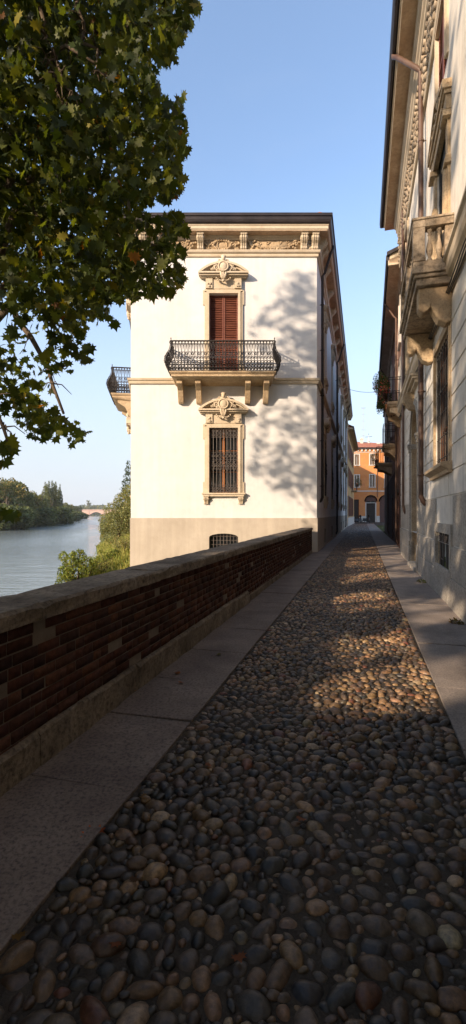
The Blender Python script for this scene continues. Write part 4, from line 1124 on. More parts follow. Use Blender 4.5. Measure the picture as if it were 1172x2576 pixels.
hp_ = [tuple(HB + Vector((8, -2))), tuple(HB), tuple(HA), tuple(HA + Vector((.2, -.05)))]
mb = MB(); mb.sweep([tuple(HB + R_ * 6), tuple(HB), tuple(HA)], [(-.05, 11.35), (.08, 11.35), (.12, 11.5), (.16, 11.56), (.58, 11.60), (.58, 11.74), (-.05, 11.9)]); mb.build('cornice', M['soffit'], h2, IDM)
mb = MB(); mb.sweep([tuple(HB + R_ * 6), tuple(HB), tuple(HA)], [(.56, 11.78), (.60, 11.68), (.66, 11.68), (.70, 11.76), (.70, 11.90), (.56, 11.92)]); mb.build('gutter', M['gutter'], h2, IDM)
n_ = Vector((-hd.y, hd.x)) * -1
inn = -Vector((hd.y, -hd.x))
a, b, c, d = HB - inn * .62, HA - inn * .62, HA + inn * 6, HB + inn * 6
mb = MB(); mb.quad((a.x, a.y, 11.91), (b.x, b.y, 11.91), (c.x, c.y, 14.2), (d.x, d.y, 14.2)); mb.build('roof', M['tiles'], h2, IDM)
mb = MB(); mb.prism_xz([(0, 0), (0, 0.4), (6, 2.65), (6, 0)], 0, .12); gz = frame(b.x, b.y, math.atan2(inn.y, inn.x), 11.5); mb.build('gable_end', M['trim'], h2, gz)
mb = MB(); mb.add([(-.05, .2, .36), (6, .2, 2.62), (6, -.1, 2.62), (-.05, -.1, .36), (-.05, .2, .50), (6, .2, 2.80), (6, -.1, 2.80), (-.05, -.1, .50)], [(0, 1, 2, 3), (7, 6, 5, 4), (0, 4, 5, 1), (3, 2, 6, 7), (0, 3, 7, 4)]); mb.build('verge_board', M['gutter'], h2, gz)
downpipe(HP, h2, hx(22.7), 10.9, .3, 11.75, .62, .05, m='pipe'); downpipe(HP, h2, hx(33), 10.9, .3, 11.75, .62, .05, m='pipe')
def small_balcony(xc, w, out, ztop, m='stone', H=1.0):
    mb = MB(); mb.box(xc - w / 2, xc + w / 2, -out, .003, ztop - .12, ztop); mb.box(xc - w / 2 + .05, xc + w / 2 - .05, -out + .05, .003, ztop - .2, ztop - .121)
    b_ = mb.build('balcony', M[m], h2, HP, bevel=.006)
    for s in (-1, 1):
        mb = MB(); x = xc + s * (w / 2 - .25); z = ztop - .2
        mb.prism([(0, z), (0, z - .55), (-.1, z - .52), (-out * .5, z - .28), (-out + .1, z - .22), (-out + .1, z)], x - .12, x + .12); mb.build('corbel', M[m], b_, bevel=.02)
    mb = MB(); x0, x1 = xc - w / 2 + .04, xc + w / 2 - .04; y = -out + .04
    def bars(p, q):
        n = max(2, int((Vector(q) - Vector(p)).length / .12))
        for k in range(n + 1):
            v = Vector(p) + (Vector(q) - Vector(p)) * k / n; mb.tube([(v.x, v.y, ztop), (v.x, v.y, ztop + H)], .01, 4)
            if k % 2: mb.ring((v.x, v.y, ztop + H * .5), (Vector(q) - Vector(p)).orthogonal() if False else (0, 1, 0), .05, .009, 8, 4)
        for z in (0.04, H * .9, H): mb.tube([(p[0], p[1], ztop + z), (q[0], q[1], ztop + z)], .014, 4)
    bars((x0, 0, 0), (x0, y, 0)); bars((x0, y, 0), (x1, y, 0)); bars((x1, y, 0), (x1, 0, 0))
    mb.build('railing', M['iron'], b_); return b_
small_balcony(hx(20.75), 2.4, .62, 6.25)
small_balcony(hx(24.6), 1.9, .70, 5.1)
small_balcony(hx(30.2), 2.0, .95, 4.75)

# ------------------------------------------------------------------ yellow house closing the left row
YA = Vector((0.27167 * 59.7 - 1.86, 59.7)); YB = Vector((0.27167 * 80 - 1.45, 80)); yd = (YB - YA).normalized(); YL = (YB - YA).length
YP = frame(YA.x, YA.y, math.atan2(yd.y, yd.x)); yo = Vector((yd.y, -yd.x))
y3 = thing('ochre_house', 'narrow ochre house with brown shutters beyond the white palace', 'house', (YA.x, YA.y, 0))
yx = [2.2, 5.2, 8.4, 11.8, 15.4]
mb = MB(); wall_panel(mb, 0, YL, -.2, 12.5, [(x - .5, x + .5, z, z + h, .15) for x in yx for z, h in ((1.3, 2.6), (5.2, 2.4), (8.8, 2.2))]); mb.build('wall', M['yellow'], y3, YP)
mb = MB(); mb.box(0, YL, -.04, .0, -.2, 1.1); mb.build('plinth', M['white'], y3, YP)
for x in yx:
    for z, h in ((1.3, 2.6), (5.2, 2.4), (8.8, 2.2)):
        mb = MB(); mb.box(-.62, -.502, -.03, .003, z - .1, z + h + .1); mb.box(.502, .62, -.03, .003, z - .1, z + h + .1); mb.box(-.502, .502, -.03, .003, z + h + .002, z + h + .1); mb.box(-.502, .502, -.08, .003, z - .1, z)
        w_ = mb.build('window', M['trim'], y3, YP @ TX((x, 0, 0)))
        mb = MB(); mb.box(-1.05, -.55, -.075, -.035, z, z + h); mb.box(.55, 1.05, -.075, -.035, z, z + h); mb.box(-.5, .5, .1, .13, z, z + h)
        mb.build('shutter', M['shutter'], w_)
yp_ = [tuple(YA - yo * 6), tuple(YA), tuple(YB), tuple(YB - yo * 6)]
mb = MB(); mb.sweep([tuple(YA), tuple(YB), tuple(YB - yo * 6)], [(-.05, 12.0), (.08, 12.0), (.12, 12.15), (.62, 12.2), (.62, 12.34), (-.05, 12.5)]); mb.build('cornice', M['soffit'], y3, IDM)
mb = MB(); mb.sweep([tuple(YA), tuple(YB), tuple(YB - yo * 6)], [(.60, 12.40), (.64, 12.28), (.72, 12.28), (.76, 12.36), (.76, 12.52), (.60, 12.54)]); mb.build('gutter', M['gutter'], y3, IDM)
mb = MB(); a, b, c, d = YA + yo * .65, YB + yo * .65, YB - yo * 7, YA - yo * 7
mb.quad((a.x, a.y, 12.53), (b.x, b.y, 12.53), (c.x, c.y, 16.2), (d.x, d.y, 16.2)); e_, f_ = YB - yo * 14.6, YA - yo * 14.6; mb.quad((d.x, d.y, 16.2), (c.x, c.y, 16.2), (e_.x, e_.y, 12.5), (f_.x, f_.y, 12.5)); mb.poly([(b.x, b.y, 12.5), (c.x, c.y, 16.17), (e_.x, e_.y, 12.5)]); mb.build('roof', M['tiles'], y3, IDM)
mb = MB(); mb.quad((YB.x, YB.y, -.2), (YB.x - 14 * yo.x, YB.y - 14 * yo.y, -.2), (YB.x - 14 * yo.x, YB.y - 14 * yo.y, 12.5), (YB.x, YB.y, 12.5)); mb.build('end_wall', M['yellow'], y3, IDM)
mb = MB(); mb.box(10.0, 13.4, -.75, .003, 4.85, 5.0); b_ = mb.build('balcony', M['stone'], y3, YP)
mb = MB()
for k in range(29): mb.tube([(10.05 + .118 * k, -.72, 5.0), (10.05 + .118 * k, -.72, 5.95)], .012, 4)
mb.tube([(10.0, -.72, 5.95), (13.4, -.72, 5.95)], .02, 5); mb.tube([(10.05, 0, 5.95), (10.05, -.72, 5.95)], .02, 5); mb.build('railing', M['iron'], b_)

# ------------------------------------------------------------------ orange house closing the view
OD = 92.0
def cx4(x, y): return ((1200 + x / 3.255) / 1.5904, (1500 + y / 3.255) / 1.5904)
def oX(x): return (cx4(x, 0)[0] - 586) * OD / FX
def oZ(y): return 1.6 + (1292 - cx4(0, y)[1]) * OD / FX
O0 = 13.0
OP = frame(O0, OD, 0)
oh = thing('orange_house', 'orange stuccoed house with red tiled roof and arched ground floor closing the street', 'house', (O0, OD, 0))
GZ = -.03
wins = [(oX(712), oX(768), oZ(1170), oZ(1035)), (oX(910), oX(965), oZ(1168), oZ(1032)), (oX(712), oX(768), oZ(1455), oZ(1305)), (oX(910), oX(970), oZ(1455), oZ(1300)), (oX(1105), oX(1165), oZ(1168), oZ(1032)), (oX(1105), oX(1165), oZ(1455), oZ(1300))]
arches = [(oX(850), oX(995), GZ, oZ(1575)), (oX(1036), oX(1185), GZ, oZ(1575)), (oX(655), oX(770), GZ, oZ(1620))]
W_ = 26.0
ops = [(a - O0, b - O0, c, d, .18) for a, b, c, d in wins] + [(arches[0][0] - O0, arches[0][1] - O0, -.2, arches[0][3], .35, True), (arches[1][0] - O0, arches[1][1] - O0, -.2, arches[1][3], .2, True), (arches[2][0] - O0, arches[2][1] - O0, -.2, arches[2][3], .35)]
zt = oZ(965)
mb = MB(); wall_panel(mb, 0, W_, -.2, zt, ops); mb.quad((0, 14, -.2), (0, 0, -.2), (0, 0, zt), (0, 14, zt)); mb.quad((W_, 0, -.2), (W_, 14, -.2), (W_, 14, zt), (W_, 0, zt)); mb.build('wall', M['orange'], oh, OP)
for i, (a, b, c, d) in enumerate(wins):
    w = b - a; mb = MB(); f = .17
    mb.box(-w / 2 - f, -w / 2, -.06, .003, c - .02, d + f); mb.box(w / 2, w / 2 + f, -.06, .003, c - .02, d + f); mb.box(-w / 2, w / 2, -.06, .003, d + .002, d + f); mb.box(-w / 2 - f - .08, w / 2 + f + .08, -.12, .003, c - .16, c - .021)
    w_ = mb.build('window', M['white'], oh, OP @ TX(((a + b) / 2 - O0, 0, 0)))
    mb = MB(); mb.box(-w / 2, -.02, .06, .09, c, d); mb.box(.02, w / 2, .06, .09, c, d); slats(mb, -w / 2 + .05, -.07, c, d, .05, .12); slats(mb, .07, w / 2 - .05, c, d, .05, .12); mb.build('shutter', M['shutter_brown'], w_)
def arch_ring(a, b, zt_, wdt, out, m, par, name):
    r = (b - a) / 2; N = 14; mb = MB(); zc = zt_ - r
    for k in range(N):
        a0, a1 = pi * k / N, pi * (k + 1) / N
        P = [(r * cos(a0), zc + r * sin(a0)), ((r + wdt) * cos(a0), zc + (r + wdt) * sin(a0)), ((r + wdt) * cos(a1), zc + (r + wdt) * sin(a1)), (r * cos(a1), zc + r * sin(a1))]
        mb.add([(x, -out, z) for x, z in P] + [(x, 0, z) for x, z in P], [(0, 1, 2, 3), (1, 5, 6, 2), (0, 3, 7, 4)])
    return mb.build(name, m, par, OP @ TX(((a + b) / 2 - O0, 0, 0)))
a, b = arches[0][0], arches[0][1]
ar = arch_ring(a, b, arches[0][3], .2, .05, M['brick'], oh, 'arch')
w = b - a; zd = oZ(1668)
mb = MB(); mb.box(-w / 2, w / 2, .2, .3, zd, arches[0][3]); mb.build('lunette', M['brickwall'], ar)
mb = MB(); mb.box(-w / 2, -w / 2 + .2, .02, .3, -.1, zd - .001); mb.box(w / 2 - .2, w / 2, .02, .3, -.1, zd - .001); mb.box(-w / 2, w / 2, .0, .3, zd, zd + .12); mb.build('door_frame', M['white'], ar)
mb = MB(); mb.box(-w / 2 + .2, w / 2 - .2, .22, .34, -.1, zd - .001)
for s in (-1, 1):
    for k in range(3): mb.box(s * .12, s * (w / 2 - .35), .19, .22, .3 + 1.35 * k, 1.4 + 1.35 * k)
mb.build('door', M['darkwood'], ar)
ar2 = arch_ring(arches[1][0], arches[1][1], arches[1][3], .2, .05, M['brick'], oh, 'arch')
mb = MB(); w = arches[1][1] - arches[1][0]; mb.box(-w / 2, w / 2, .18, .25, -.1, arches[1][3]); mb.build('brick_infill', M['brickwall'], ar2)
mb = MB(); a, b = arches[2][0] - O0, arches[2][1] - O0; mb.box(a, b, .3, .4, -.1, arches[2][3]); mb.build('door', M['darkwood'], oh, OP)
mb = MB()
xs = [0, arches[2][0] - O0, arches[2][1] - O0, arches[0][0] - O0 - .02, arches[0][1] - O0 + .02, arches[1][0] - O0, arches[1][1] - O0, W_]
for k in (0, 2, 4, 6): mb = MB(); mb.box(xs[k], xs[k + 1], -.06, .003, -.1, oZ(1835)); mb.build('plinth', M['white'], oh, OP)
mb = MB(); mb.box(0, W_, -.06, .003, oZ(1518), oZ(1505)); mb.build('string_course', M['white'], oh, OP)
mb = MB(); mb.box(0, W_, -.3, .003, zt - .02, zt + .22); mb.box(0, W_, -.06, .003, oZ(1008), oZ(1000)); 
for k in range(34): mb.box(.3 + .76 * k, .55 + .76 * k, -.24, .003, zt - .42, zt - .021)
mb.build('cornice', M['white'], oh, OP)
mb = MB(); mb.tube([(oX(1005) - O0, -.1, zt), (oX(1005) - O0, -.1, oZ(1590))], .06, 6); mb.build('downpipe', M['pipe'], oh, OP)
mb = MB(); mb.box(-.3, W_ + .3, -.5, -.3, zt + .08, zt + .30); mb.build('gutter', M['gutter'], oh, OP)
zr = oZ(832); ze = zt + .26
rv = [(-.4, -.55, ze), (W_ + .4, -.55, ze), (W_ + .4, 14.5, ze), (-.4, 14.5, ze), (3.5, 6.2, zr + .35), (oX(925) - O0, 6.2, zr + .35), (oX(925) - O0 + 1.0, 6.9, zr + .2)]
mb = MB(); mb.add(rv, [(0, 1, 5, 4), (1, 2, 5), (2, 3, 4, 5), (3, 0, 4)])
rf = mb.build('roof', M['tiles'], oh, OP)
mb = MB()
for (x, y, z) in ((oX(885) - O0, 4.5, zr - .5), (oX(1088) - O0, 3.5, zr - 1.6)):
    mb.box(x - .25, x + .25, y - .25, y + .25, z - .5, z + 1.1); mb.box(x - .33, x + .33, y - .33, y + .33, z + 1.101, z + 1.2); mb.box(x - .2, x + .2, y - .2, y + .2, z + 1.201, z + 1.4)
mb.build('chimney', M['white'], rf)
# rooftop bits
an = thing('roof_antenna', 'tall thin television antenna on the orange house roof', 'antenna', (oX(935), OD + 6, zr))
mb = MB(); H = 7.4; mb.tube([(0, 0, -.3), (0, 0, H)], .035, 5)
for z, l in ((H - .05, .9), (H - .25, .7), (H - 1.4, .8), (H - 2.8, .7), (H - 4.6, .9), (H - 5.8, .6)):
    mb.tube([(-l / 2, 0, z), (l / 2, 0, z)], .02, 4)
    for k in range(4): mb.tube([(-l / 2 + l * k / 3, 0, z - .12), (-l / 2 + l * k / 3, 0, z + .12)], .014, 4)
mb.build('mast', M['metal'], an)
fl = thing('roof_finial', 'small white chimney cowl with a weather vane on the orange roof', 'chimney', (oX(990), OD + 5, zr - .4))
mb = MB(); mb.lathe((0, 0, -.3), [(.35, 0), (.3, .6), (.15, .8), (.24, 1.0), (.1, 1.3), (.04, 1.6), (.03, 2.2)], 8); mb.build('cowl', M['white'], fl)
mb = MB(); mb.tube([(-.7, 0, 1.55), (.7, 0, 1.7)], .035, 4); mb.tube([(0, 0, 1.2), (0, 0, 2.3)], .03, 4); mb.build('vane', M['iron'], fl)
# cable across the street
p0 = Vector((B0.x + U.x * 14 + .05, B0.y + U.y * 14, 10.6)); p1 = Vector((HB.x + hd.x * 8, HB.y + hd.y * 8, 11.3))
sc = thing('street_cable', 'thin cable sagging across the street between the white palace and brown house', 'cable', p0)
mb = MB(); mb.tube([(p1 - p0) * (k / 14) + Vector((0, 0, -.35 * sin(pi * k / 14))) for k in range(15)], .014, 4); mb.build('wire', M['cable'], sc)

# two parked scooters by the far corner
def scooter(loc, rot, label, m):
    t = thing('parked_scooter', label, 'scooter', loc, rot, 'scooters parked at the far corner')
    for s in (-.62, .62):
        mb = MB(); mb.ring((s, 0, .24), (0, 1, 0), .19, .055, 16, 6); mb.build('wheel', M['rubber'], t, smooth=True)
    mb = MB(); mb.prism_xz([(-.85, .35), (-.8, .62), (-.55, .72), (.0, .70), (.05, .35), (.35, .30), (.48, .9), (.58, .95), (.72, .5), (.62, .3), (.2, .22), (-.3, .25)][::-1], -.14, .14)
    mb.build('body', m, t, bevel=.04)
    mb = MB(); mb.box(-.78, .02, -.13, .13, .72, .82); mb.build('seat', M['rubber'], t, bevel=.04)
    mb = MB(); mb.tube([(.50, 0, .9), (.46, 0, 1.08)], .03, 6); mb.tube([(.42, -.33, 1.1), (.46, 0, 1.06), (.42, .33, 1.1)], .02, 6); mb.build('handlebar', M['iron'], t)
    mb = MB(); mb.ell((.56, 0, .96), (.06, .08, .06)); mb.build('headlight', M['glass'], t, smooth=True)
    mb = MB(); mb.prism_xz([(.46, 1.0), (.50, 1.0), (.40, 1.4), (.36, 1.4)], -.2, .2); mb.build('windscreen', M['glass'], t)
paint = surf('dark metallic paint', (.03, .035, .045), (.05, .055, .065), 2, .3, fine=20, bstr=0)
paint2 = surf('charcoal scooter paint', (.02, .02, .022), (.04, .04, .042), 2, .3, fine=20, bstr=0)
scooter((22.6, 86.0, -.03), .5, 'dark blue scooter nearer the ochre house wall', paint)
scooter((24.3, 86.8, -.03), .3, 'black scooter parked just left of the dark arched door', paint2)
scooter((23.4, 88.4, -.03), .9, 'charcoal scooter parked behind the dark blue one', paint2)

# ------------------------------------------------------------------ foliage
def rand_rot(n, updev=0.9):
    """random orientations whose normals lean upward; returns (n,3,3)"""
    nz = rng.normal(0, updev, (n, 3)); nz[:, 2] += 1.0
    nz /= np.linalg.norm(nz, axis=1)[:, None]
    a = rng.normal(0, 1, (n, 3)); a -= (a * nz).sum(1)[:, None] * nz; a /= np.linalg.norm(a, axis=1)[:, None]
    b = np.cross(nz, a)
    return np.stack([a, b, nz], 2)
def lobed():
    """five pointed plane leaf, unit length, folded a little along the midrib"""
    out = [(0.0, -.12), (.18, -.30), (.30, -.12), (.55, -.28), (.46, -.02), (.70, .10), (.44, .20), (.52, .48), (.24, .36), (.12, .52), (0.0, .78)]
    L = [(x, y) for x, y in out]; R = [(-x, y) for x, y in out[1:-1]][::-1]
    pts = L + R
    v = [(0, .12, 0.0)] + [(x, y, .16 * abs(x) - .10 * (y - .2) ** 2) for x, y in pts]
    n = len(pts); f = [(0, 1 + i, 1 + (i + 1) % n) for i in range(n)]
    return np.array(v), np.array(f)
LOBED = lobed()
OVAL = (np.array([(0, -.5, 0), (.26, -.1, .05), (.2, .25, .05), (0, .55, -.03), (-.2, .25, .05), (-.26, -.1, .05)]), np.array([(0, 1, 5), (1, 2, 5), (2, 4, 5), (2, 3, 4)]))
def droop_rot(n):
    """leaves hanging from their stalks, tips down"""
    b = rng.normal(0, .62, (n, 3)); b[:, 2] -= 1.0; b /= np.linalg.norm(b, axis=1)[:, None]
    a = rng.normal(0, 1, (n, 3)); a -= (a * b).sum(1)[:, None] * b; a /= np.linalg.norm(a, axis=1)[:, None]
    return np.stack([a, b, np.cross(a, b)], 2)
def leaves(name, pos, size, tpl, cols, weights, var=.25, updev=.9, R=None):
    tv, tf = tpl; n = len(pos)
    if R is None: R = rand_rot(n, updev)
    V = np.einsum('nij,vj->nvi', R, tv) * np.asarray(size)[:, None, None] + pos[:, None, :]
    F = (tf[None] + (np.arange(n) * len(tv))[:, None, None]).reshape(-1, 3)
    cols = np.array(cols); w = np.array(weights) / sum(weights)
    c = cols[rng.choice(len(cols), n, p=w)] * rng.uniform(1 - var, 1 + var, (n, 1))
    return np_mesh(name, V.reshape(-1, 3), F, np.repeat(c, len(tv), 0))
GREENS = [(.046, .062, .013), (.068, .080, .016), (.030, .045, .010), (.095, .105, .016), (.15, .13, .02), (.14, .06, .012)]
GW = [.34, .29, .25, .09, .022, .006]
# outline of the near crown, as seen against the sky (used to give the real crown volume its ragged front edge)
SIL = [(-330, -420), (560, -420), (520, -120), (500, 0), (497, 45), (458, 95), (432, 118), (446, 150), (392, 172), (385, 205), (418, 248), (440, 265), (467, 292), (462, 330), (474, 372), (452, 398),
       (464, 440), (446, 490), (380, 510), (352, 532), (388, 548), (448, 535), (462, 572), (440, 610), (468, 642), (450, 668), (462, 700), (428, 742), (392, 738), (352, 752), (305, 750), (268, 772), (296, 818),
       (262, 808), (235, 800), (214, 822), (212, 850), (232, 882), (228, 908), (190, 905), (184, 942), (150, 940), (118, 950), (140, 980), (112, 975), (92, 1002), (140, 1020), (160, 1058), (228, 1080), (205, 1100), (178, 1124), (140, 1108), (112, 1112), (60, 1096), (48, 1060),
       (30, 1040), (0, 1052), (-60, 1060), (-160, 1120), (-330, 1100)]
def inpoly(px, py, poly):
    P = np.array(poly, float); x0, y0 = P[:, 0], P[:, 1]; x1, y1 = np.roll(x0, -1), np.roll(y0, -1)
    ins = np.zeros(len(px), bool)
    for a, b, c, d in zip(x0, y0, x1, y1):
        k = ((b > py) != (d > py)); 
        with np.errstate(divide='ignore', invalid='ignore'): xi = (c - a) * (py - b) / (d - b) + a
        ins ^= (k & (px < xi))
    return ins
def near_crown(n, d0, d1):
    px = rng.uniform(-330, 520, n); py = rng.uniform(-420, 1130, n)
    k = inpoly(px + rng.normal(0, 4, n), py + rng.normal(0, 4, n), SIL); px, py = px[k], py[k]
    d = rng.uniform(d0, d1, len(px))
    # the hanging lower sprays are nearer and narrower than the body of the crown
    X = (px - 586) * d / FX; Z = 1.6 + (1292 - py) * d / FX
    P = np.stack([X, d, Z], 1)
    keep = np.ones(len(P), bool)
    for i, p in enumerate(P):
        v = .8 * noise.noise(Vector((p[0] * 1.15, p[1] * .8, p[2] * 1.0))) + .6 * noise.noise(Vector((p[0] * 2.6, p[1] * 1.2, p[2] * 2.2)))
        low = min(1, max(0, (py[i] - 680) / 250))
        thr = -.26 + .22 * low
        if py[i] > 700 and px[i] < 110 and py[i] < 900: thr += .22
        if v < thr: keep[i] = False
    return P[keep]
T1 = Vector((-6.9, 9.4, -.9))
S_ = -np.array(LDIR) / LDIR.y            # one metre of depth back along the light: (-1.05,-1,+.44)
def in_patch(c, d):
    """where the lane is sunlit: gaps between the crowns, seen on the ground"""
    if 4.1 < d < 4.95 and -.3 + (d - 4.1) * .55 < c < .95: return True
    if 5.4 < d < 6.2 and -.1 < c < .5: return True
    if 7.2 < d < 8.7 and .95 < c < 1.6: return True
    if 8.1 < d < 9.7 and -.4 < c < .9 and noise.noise(Vector((c * 2.0, d * 2.2, 4.2))) > -.1: return True
    if 10.6 < d < 13.0 and -.3 < c < 1.2 and noise.noise(Vector((c * 1.2, d * 1.6, 9.2))) > -.05: return True
    if 13.6 < d < 24 and -.7 < c < 1.6 and noise.noise(Vector((c * .5, d * 1.3, 2.2))) > -.22: return True
    return False
def off_patch(P, mg=0.0, keepf=0.0):
    """leave out leaves whose shadow would fall in one of the sunlit gaps"""
    keep = []
    for q in P:
        k = q[2] / S_[2]; h = q - S_ * k; ok = True
        if k > 0 and -2 < h[1] < 26:
            for (u_, w_) in (((0, 0), ) if mg == 0 else ((0, 0), (1, 0), (-1, 0), (.5, .3), (-.5, -.3), (0, .4), (0, -.4))):
                x_ = h[0] + mg * (u_ * .724 + w_ * .69); y_ = h[1] + mg * (u_ * .69 - w_ * .724)
                if in_patch(x_ - .27167 * y_, y_): ok = random.random() < keepf; break
        keep.append(ok)
    return P[np.array(keep)]
tree = thing('plane_tree', 'large plane tree whose leafy boughs hang over the river at upper left', 'tree', T1)
T1n = np.array(T1)
S_ = -np.array(LDIR) / LDIR.y            # one metre of depth back along the light: (-1.05,-1,+.44)
P1 = near_crown(42000, 5.6, 10.6)
# small separate sprays at the left margin
sp = []
for (x, y, n, r) in ((18, 1128, 22, 22), (4, 1160, 6, 12), (6, 1290, 12, 18), (40, 1298, 3, 9), (375, 190, 8, 14), (452, 255, 7, 14), (448, 100, 5, 12), (458, 580, 14, 16)):
    for _ in range(n):
        d = random.uniform(5.4, 6.2); q = PX(x + random.gauss(0, r * .6), y + random.gauss(0, r * .35), d); sp.append(q[:])
P1 = off_patch(P1, .14, .2)
P1 = np.concatenate([P1, np.array(sp)])
sz = rng.uniform(.085, .165, len(P1))
# the crown's far-left part, out of frame, dapples the palace front
def facade_pt(px, py): v = PX(px, py, 19.8); return np.array(v)
P2 = []
for (cx, cy, rx_, ry_, n) in ((765, 715, 34, 42, 200), (745, 770, 54, 46, 330), (772, 850, 30, 70, 280), (700, 800, 50, 34, 270), (725, 845, 60, 26, 220), (660, 830, 34, 20, 90), (690, 875, 40, 16, 60), (740, 950, 66, 34, 300), (680, 975, 60, 16, 110), (700, 1050, 90, 28, 210), (750, 1110, 60, 44, 220), (672, 1120, 54, 36, 170), (712, 1120, 92, 120, 260), (715, 800, 88, 110, 160),
                              (680, 1175, 60, 26, 230), (725, 1215, 60, 18, 200), (770, 1180, 36, 30, 130), (778, 1288, 24, 9, 40)):
    for _ in range(n):
        a = random.uniform(0, 2 * pi); r = sqrt(random.random())
        p = facade_pt(cx + rx_ * r * cos(a), cy + ry_ * r * sin(a))
        if noise.noise(Vector(((p[0] + .5 * p[2]) * 1.1, (p[2] - .5 * p[0]) * 4.6, 3.3))) < -.02: continue
        P2.append(p + S_ * random.uniform(9.2, 12.2))
P2 = off_patch(np.array(P2), .2, .15)
P3 = []                                   # rest of the crown, filling the left flank loosely
for _ in range(2600):
    a = random.uniform(0, 2 * pi); u = random.uniform(-1, 1); r = random.uniform(.6, 1.0)
    p = np.array([-8.6, 9.0, 10.5]) + np.array([3.2 * r * cos(a) * sqrt(1 - u * u), 3.0 * r * sin(a) * sqrt(1 - u * u), 5.6 * r * u])
    # must not darken the sunlit left of the front
    k = (19.8 - p[1]) ; h = p - S_ * k
    if -5.0 < h[0] < 3.5 and -1 < h[2] < 14: continue
    P3.append(p)
P3 = off_patch(np.array(P3), .35)
crown_pos = np.concatenate([P1, P2, P3]) - T1n
me = leaves('crown', crown_pos, np.concatenate([sz, rng.uniform(.11, .17, len(P2)), rng.uniform(.16, .26, len(P3))]), LOBED, GREENS, GW, var=.4, R=droop_rot(len(crown_pos)))
obj('crown', me, M['leaf'], tree)
# trunk and limbs
mb = MB()
def limb(pts, r0, r1, n=8):
    pts = [Vector(p) for p in pts]; out = []
    m = 10
    for k in range(m + 1):
        f = k / m * (len(pts) - 1); i = min(int(f), len(pts) - 2); g = f - i
        p = pts[i].lerp(pts[i + 1], g); out.append(p + Vector((random.gauss(0, .05), random.gauss(0, .05), random.gauss(0, .05))) * (1 if 0 < k < m else 0))
    mb.tube([p - T1 for p in out], [r0 + (r1 - r0) * k / m for k in range(m + 1)], n); return out
limb([T1, T1 + Vector((.1, -.1, 2.5)), T1 + Vector((.3, -.3, 5.0)), T1 + Vector((.2, 0, 8.5)), T1 + Vector((-.4, .3, 13))], .36, .10, 12)
ends = []
for (a, b, c, r) in (((.2, -.2, 4.0), PX(60, 520, 7.8), PX(300, 700, 7.2), .13), ((.2, -.2, 5.0), PX(20, 330, 8), PX(380, 330, 7.4), .15), ((.3, -.2, 3.6), PX(30, 760, 7.5), PX(160, 1040, 6.6), .09),
                     ((.2, 0, 6.5), PX(80, 90, 8.2), PX(420, 60, 7.4), .13), ((.2, 0, 8.0), PX(60, -200, 8.5), PX(420, -160, 7.6), .12), ((.3, -.2, 4.4), PX(120, 600, 8.4), PX(420, 620, 8.0), .10),
                     ((.3, -.2, 3.4), PX(-60, 900, 6.6), PX(20, 1110, 5.8), .06), ((.2, 0, 6.0), PX(-60, 60, 7), PX(240, 160, 6.2), .07), ((.2, 0, 5.6), PX(40, 430, 6.8), PX(240, 480, 6.4), .09)):
    ends.append(limb([T1 + Vector(a), b, c], r, .018, 7))
ends.append(limb([PX(175, -30, 6.4), PX(190, 60, 6.4), PX(240, 150, 6.3), PX(270, 230, 6.3)], .035, .012, 5))
ends.append(limb([PX(100, 20, 6.2), PX(128, 120, 6.1), PX(140, 230, 6.1)], .03, .012, 5)); ends.append(limb([PX(120, 160, 6.1), PX(150, 200, 6.1), PX(180, 240, 6.1)], .02, .01, 5))
for (x_, y_) in ((700, 800), (780, 700), (770, 860), (690, 1060), (760, 1130), (690, 1190), (745, 950)):
    q = Vector(facade_pt(x_, y_) + S_ * 10.6); limb([T1 + Vector((-.1, .1, max(3.5, q.z - T1.z - 2.5))), T1.lerp(q, .6) + Vector((0, 0, .35 * (q.z - T1.z))), q], .05, .008, 6)
for e_ in ends:
    for k in range(3, len(e_)):
        for q in range(3):
            p = e_[min(k, len(e_) - 2)]; v = Vector((random.gauss(0, .12), random.gauss(0, .16), random.gauss(-.10, .10)))
            mb.tube([p - T1, p + v * .5 + Vector((0, 0, .06)) - T1, p + v - T1], [.012, .008, .004], 4)
mb.build('trunk', M['bark'], tree, smooth=True)

# unseen plane trees behind the photographer, crowns shaped to shade lane and facade
lit = [(.55, 1.15, 4.2, 4.85), (.35, .75, 5.4, 6.0), (-.9, .2, 8.3, 8.9)]     # gaps in the leaves: (c0,c1,d0,d1) on the ground
def gap(c, d, z=0.0):
    v = noise.noise(Vector((c * .9, d * 1.1, 7.7))) + .5 * noise.noise(Vector((c * 2.6, d * 3.0, 1.7)))
    far = min(1.0, max(0.0, (d - 4.0) / 9.0))
    return v > .42 - .50 * far - (0.35 if d > 12.5 else 0)
targets = []
for _ in range(16000):                                # lane and pavements
    d = random.uniform(-1.5, 19.0); c = random.uniform(-3.4, 1.5)
    if in_patch(c, d): continue
    targets.append(((c + .27167 * d, d, 0.0), 1))
def wgap(d, z):
    # upper wall: long bright streaks; lower wall: small warm flecks
    if z > 4.5 and random.random() < .30: return True
    v = noise.noise(Vector((d * .55, z * .75, 21.3))) + .55 * noise.noise(Vector((d * 1.7, z * 1.1, 5.1)))
    return v > (.0 if not (10.6 < d < 12.6 and z > 8) else -.5)
for _ in range(14000):                               # right-hand facade
    d = random.uniform(0.5, 19.0); z = random.uniform(0, 13.6)
    if wgap(d, z) or (z > 11.8 and random.random() < .5): continue
    targets.append(((1.5 + .27167 * d, d, z), 2))
pts = []
for (p, kind) in targets:
    p = np.array(p); k = random.uniform(8.0, 12.5) if kind == 2 else random.uniform(8.5, 13.0)
    pts.append(p + S_ * k)
pts = np.array(pts)
